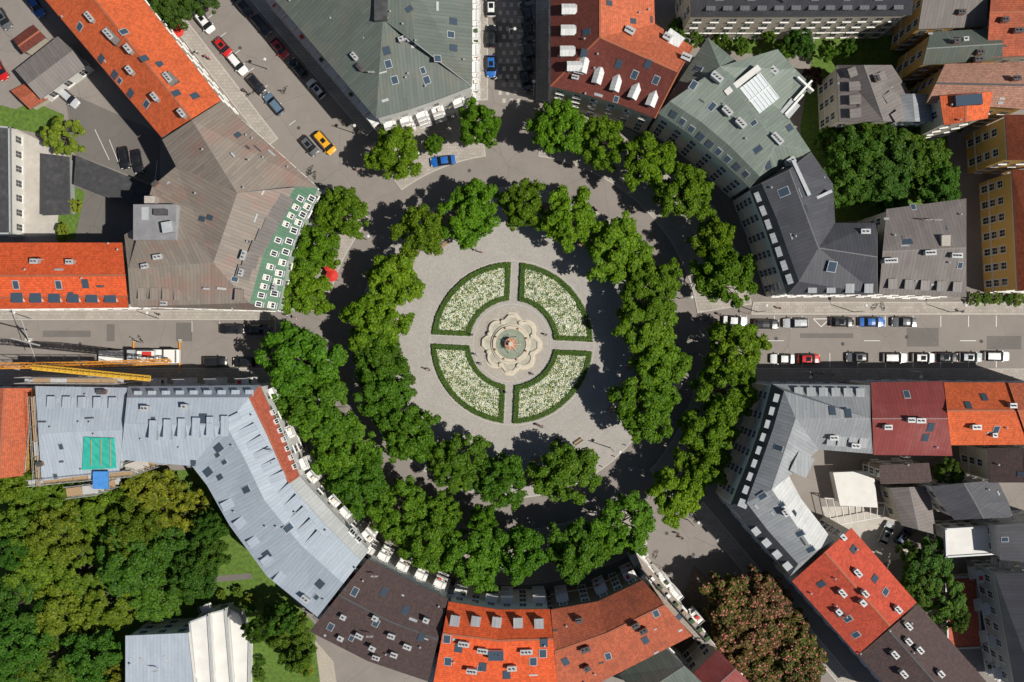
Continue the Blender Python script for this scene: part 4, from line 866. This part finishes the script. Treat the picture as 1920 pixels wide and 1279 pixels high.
def parasol(x,y,mat,r=1.5):
    m=MB(); m.tube([(0,0,0),(0,0,2.6)],[.04,.03],8,'wood'); n=8; e=[Vector((r*math.cos(2*math.pi*i/n),r*math.sin(2*math.pi*i/n),2.1)) for i in range(n)]
    for i in range(n): m.poly([e[i],e[(i+1)%n],(0,0,2.65)],mat); m.poly([e[i],e[(i+1)%n],e[(i+1)%n]-Z*.15,e[i]-Z*.15],mat)
    m.tube([(0,0,.68),(0,0,.72)],[.4,.4],12,'wood')
    o=m.obj('parasol'); p=P(x,y,0); o.location=(p.x,p.y,.1); o.rotation_euler=(0,0,random.random())
for x,y in ((318,44),(335,50),(322,60),(340,64),(328,72),(1382,1232),(1388,1248),(1380,1262),(622,500),(626,518)): parasol(x,y,'fabric_red',1.2)
for x,y in ((1262,745),(1263,720)): parasol(x,y,'fabric_cream',1.3)
sg=MB(); sg.tube([(0,0,0),(0,0,2.6)],[.035,.035],8,'steel'); sg.tube([(0,.04,2.3),(0,.07,2.3)],[.3,.3],16,'fabric_red'); sg.tube([(0,.07,2.3),(0,.08,2.3)],[.22,.22],16,'trim_white'); SG=sg.mesh('traffic_sign')
for x,y,r in ((1400,588,90),(1330,694,90),(560,598,-90),(1003,200,0),(700,280,40),(1235,1060,50)):
    o=bpy.data.objects.new('traffic_sign',SG); p=P(x,y,0); o.location=(p.x,p.y,.0); o.rotation_euler=(0,0,math.radians(r)); col.objects.link(o)
bl=MB(); bl.tube([(0,0,0),(0,0,.85),(0,0,.95)],[.08,.08,.03],8,'lead_dark'); BLm=bl.mesh('bollard')
for k in range(60):
    a=k*math.pi/30; o=bpy.data.objects.new('bollard',BLm); o.location=(C0.x+28.6*math.cos(a),C0.y+28.6*math.sin(a),.12); col.objects.link(o)
pg=MB()
for i in range(9): pg.beam(P(1548+i*14,935+i*1,3),P(1560+i*12,985-i*2,3),.12,'trim_white')
pg.beam(P(1546,934,2.9),P(1664,944,2.9),.15,'trim_white'); pg.beam(P(1560,986,2.9),P(1660,968,2.9),.15,'trim_white')
for q in ((1548,935),(1660,944),(1562,984),(1656,968)): pg.beam(P(*q,0),P(*q,2.9),.12,'steel')
pg.obj('pergola')
# ------------------------------------------------------------------ crane and scaffold
def truss(m,p,q,w,mat,th=.14,n=16):
    p=Vector(p);q=Vector(q);d=(q-p).normalized(); s=d.cross(Z).normalized(); u=s.cross(d)
    cs=[s*w/2,-s*w/2,u*w*.9]
    for c_ in cs: m.beam(p+c_,q+c_,th,mat)
    for i in range(n):
        a=p.lerp(q,i/n); b=p.lerp(q,(i+1)/n)
        for k in range(3): m.beam(a+cs[k],b+cs[(k+1)%3],th*.6,mat); m.beam(a+cs[k],a+cs[(k+1)%3],th*.6,mat)
cr=MB(); CL=P(298,668,0)
cr.box(CL+Z*.6-X*.5,X,Y,Z,9.5,2.5,.9,'trim_white'); cr.box(CL+Z*1.5+X*2.8,X,Y,Z,2.0,2.5,1.3,'trim_white'); cr.box(CL+Z*1.9+X*3.85,X,Y,Z,.05,2.2,.7,'car_glass'); cr.box(CL+Z*1.5-X*1.5,X,Y,Z,3.2,2.0,1.5,'trim_white'); cr.box(CL+Z*1.5-X*4.2,X,Y,Z,1.4,2.4,1.6,'zinc'); cr.box(CL+Z*3.0-X*1.2+Y*.4,X,Y,Z,1.6,.9,.3,'fabric_red')
cr.box(CL-X*8.5+Z*.5,X,Y,Z,4.5,2.2,1.0,'zinc','trim_white'); cr.box(CL-X*8.2+Z*1.5+Y*.4,X,Y,Z,2.2,1.0,.8,'trim_white')
for x in (-4.2,-3,-.8,.8,3):
    for s in (-1,1): cr.tube([CL+Vector((x,s*1.0,.5)),CL+Vector((x,s*1.3,.5))],[.5,.5],14,'rubber')
for x in (-4.6,4):
    for s in (-1,1): cr.box(CL+Vector((x,s*1.9,.25)),X,Y,Z,.3,1.9,.2,'crane_orange'); cr.box(CL+Vector((x,s*2.9,.02)),X,Y,Z,.6,.6,.25,'steel')
truss(cr,P(318,678,4),P(150,684,16),.9,'crane_orange',.13,14); truss(cr,P(150,684,16),P(-140,688,24),.9,'crane_orange',.13,22)
truss(cr,P(282,710,19),P(60,688,19),.8,'crane_yellow',.15,20)
cr.beam(P(318,678,4)+Z*1,P(0,686,24),.06,'lead_dark'); cr.obj('mobile_crane')
hb=MB(); hb.beam(P(55,640,0),P(55,640,14),.3,'trim_white'); hb.beam(P(20,634,14),P(75,648,14),.18,'steel'); hb.beam(P(40,600,14),P(72,690,14),.1,'steel'); hb.box(P(55,640,0),X,Y,Z,1.4,1.4,.5,'concrete_yard'); hb.obj('hoist_mast')
sf=MB()
def scaf(p,q,h,w=1.0,nlev=6):
    a=P(p[0],p[1],0);b=P(q[0],q[1],0);d=(b-a);L=d.length;d.normalize();s=Vector((-d.y,d.x,0)); n=max(1,int(L/2.5))
    for i in range(n+1):
        for t in (0,w): c_=a+d*(L*i/n)+s*t; sf.beam(c_,c_+Z*h,.07,'steel')
    for k in range(1,nlev+1):
        z=h*k/nlev-.6
        for i in range(n):
            if random.random()<.85: sf.box(a+d*(L*(i+.5)/n)+s*w/2+Z*(z+random.uniform(0,.04)),d,s,Z,L/n-.08,w*.75,.06,random.choice(('wood','wood','steel','concrete_yard')))
        for t in (0,w): sf.beam(a+s*t+Z*(z+.5),b+s*t+Z*(z+.5),.05,'steel'); sf.beam(a+s*t+Z*(z+1.0),b+s*t+Z*(z+1.0),.05,'steel')
        for i in range(n): sf.beam(a+d*(L*i/n)+Z*(z-2.5),a+d*(L*(i+1)/n)+Z*z,.04,'steel')
scaf((128,889),(308,872),17); scaf((112,712),(285,713),18); scaf((135,735),(145,888),18)
scaf((235,893),(325,862),16,2.2); scaf((190,912),(245,905),16,2.0)
sf.box(P(190,900,17.5),X,Y,Z,2.6,3.0,.4,'blue_tarp'); sf.obj('scaffold')
# ------------------------------------------------------------------ light & camera
w=bpy.data.worlds.new('World'); sc.world=w; w.use_nodes=True; nt=w.node_tree; sk=nt.nodes.new('ShaderNodeTexSky'); sk.sky_type='NISHITA'; sk.sun_disc=False
Sd=Vector((10.5,-3.5,17)).normalized(); sk.sun_elevation=math.asin(Sd.z); sk.sun_rotation=math.atan2(Sd.x,Sd.y)
nt.links.new(sk.outputs[0],nt.nodes['Background'].inputs[0]); nt.nodes['Background'].inputs[1].default_value=.05
sl=bpy.data.lights.new('sun','SUN'); sl.energy=5.0; sl.angle=math.radians(.5); sl.color=(1,.95,.87); so=bpy.data.objects.new('sun',sl); so.rotation_euler=(-Sd).to_track_quat('-Z','Y').to_euler(); so.location=Sd*300; col.objects.link(so)
cd=bpy.data.cameras.new('camera'); cd.lens=37.5; cd.sensor_width=36; cd.clip_end=3000; co=bpy.data.objects.new('camera',cd); co.location=(0,0,H); co.rotation_euler=(0,0,0); col.objects.link(co); sc.camera=co
sc.view_settings.view_transform='Standard'; sc.view_settings.look='None'; sc.view_settings.exposure=0
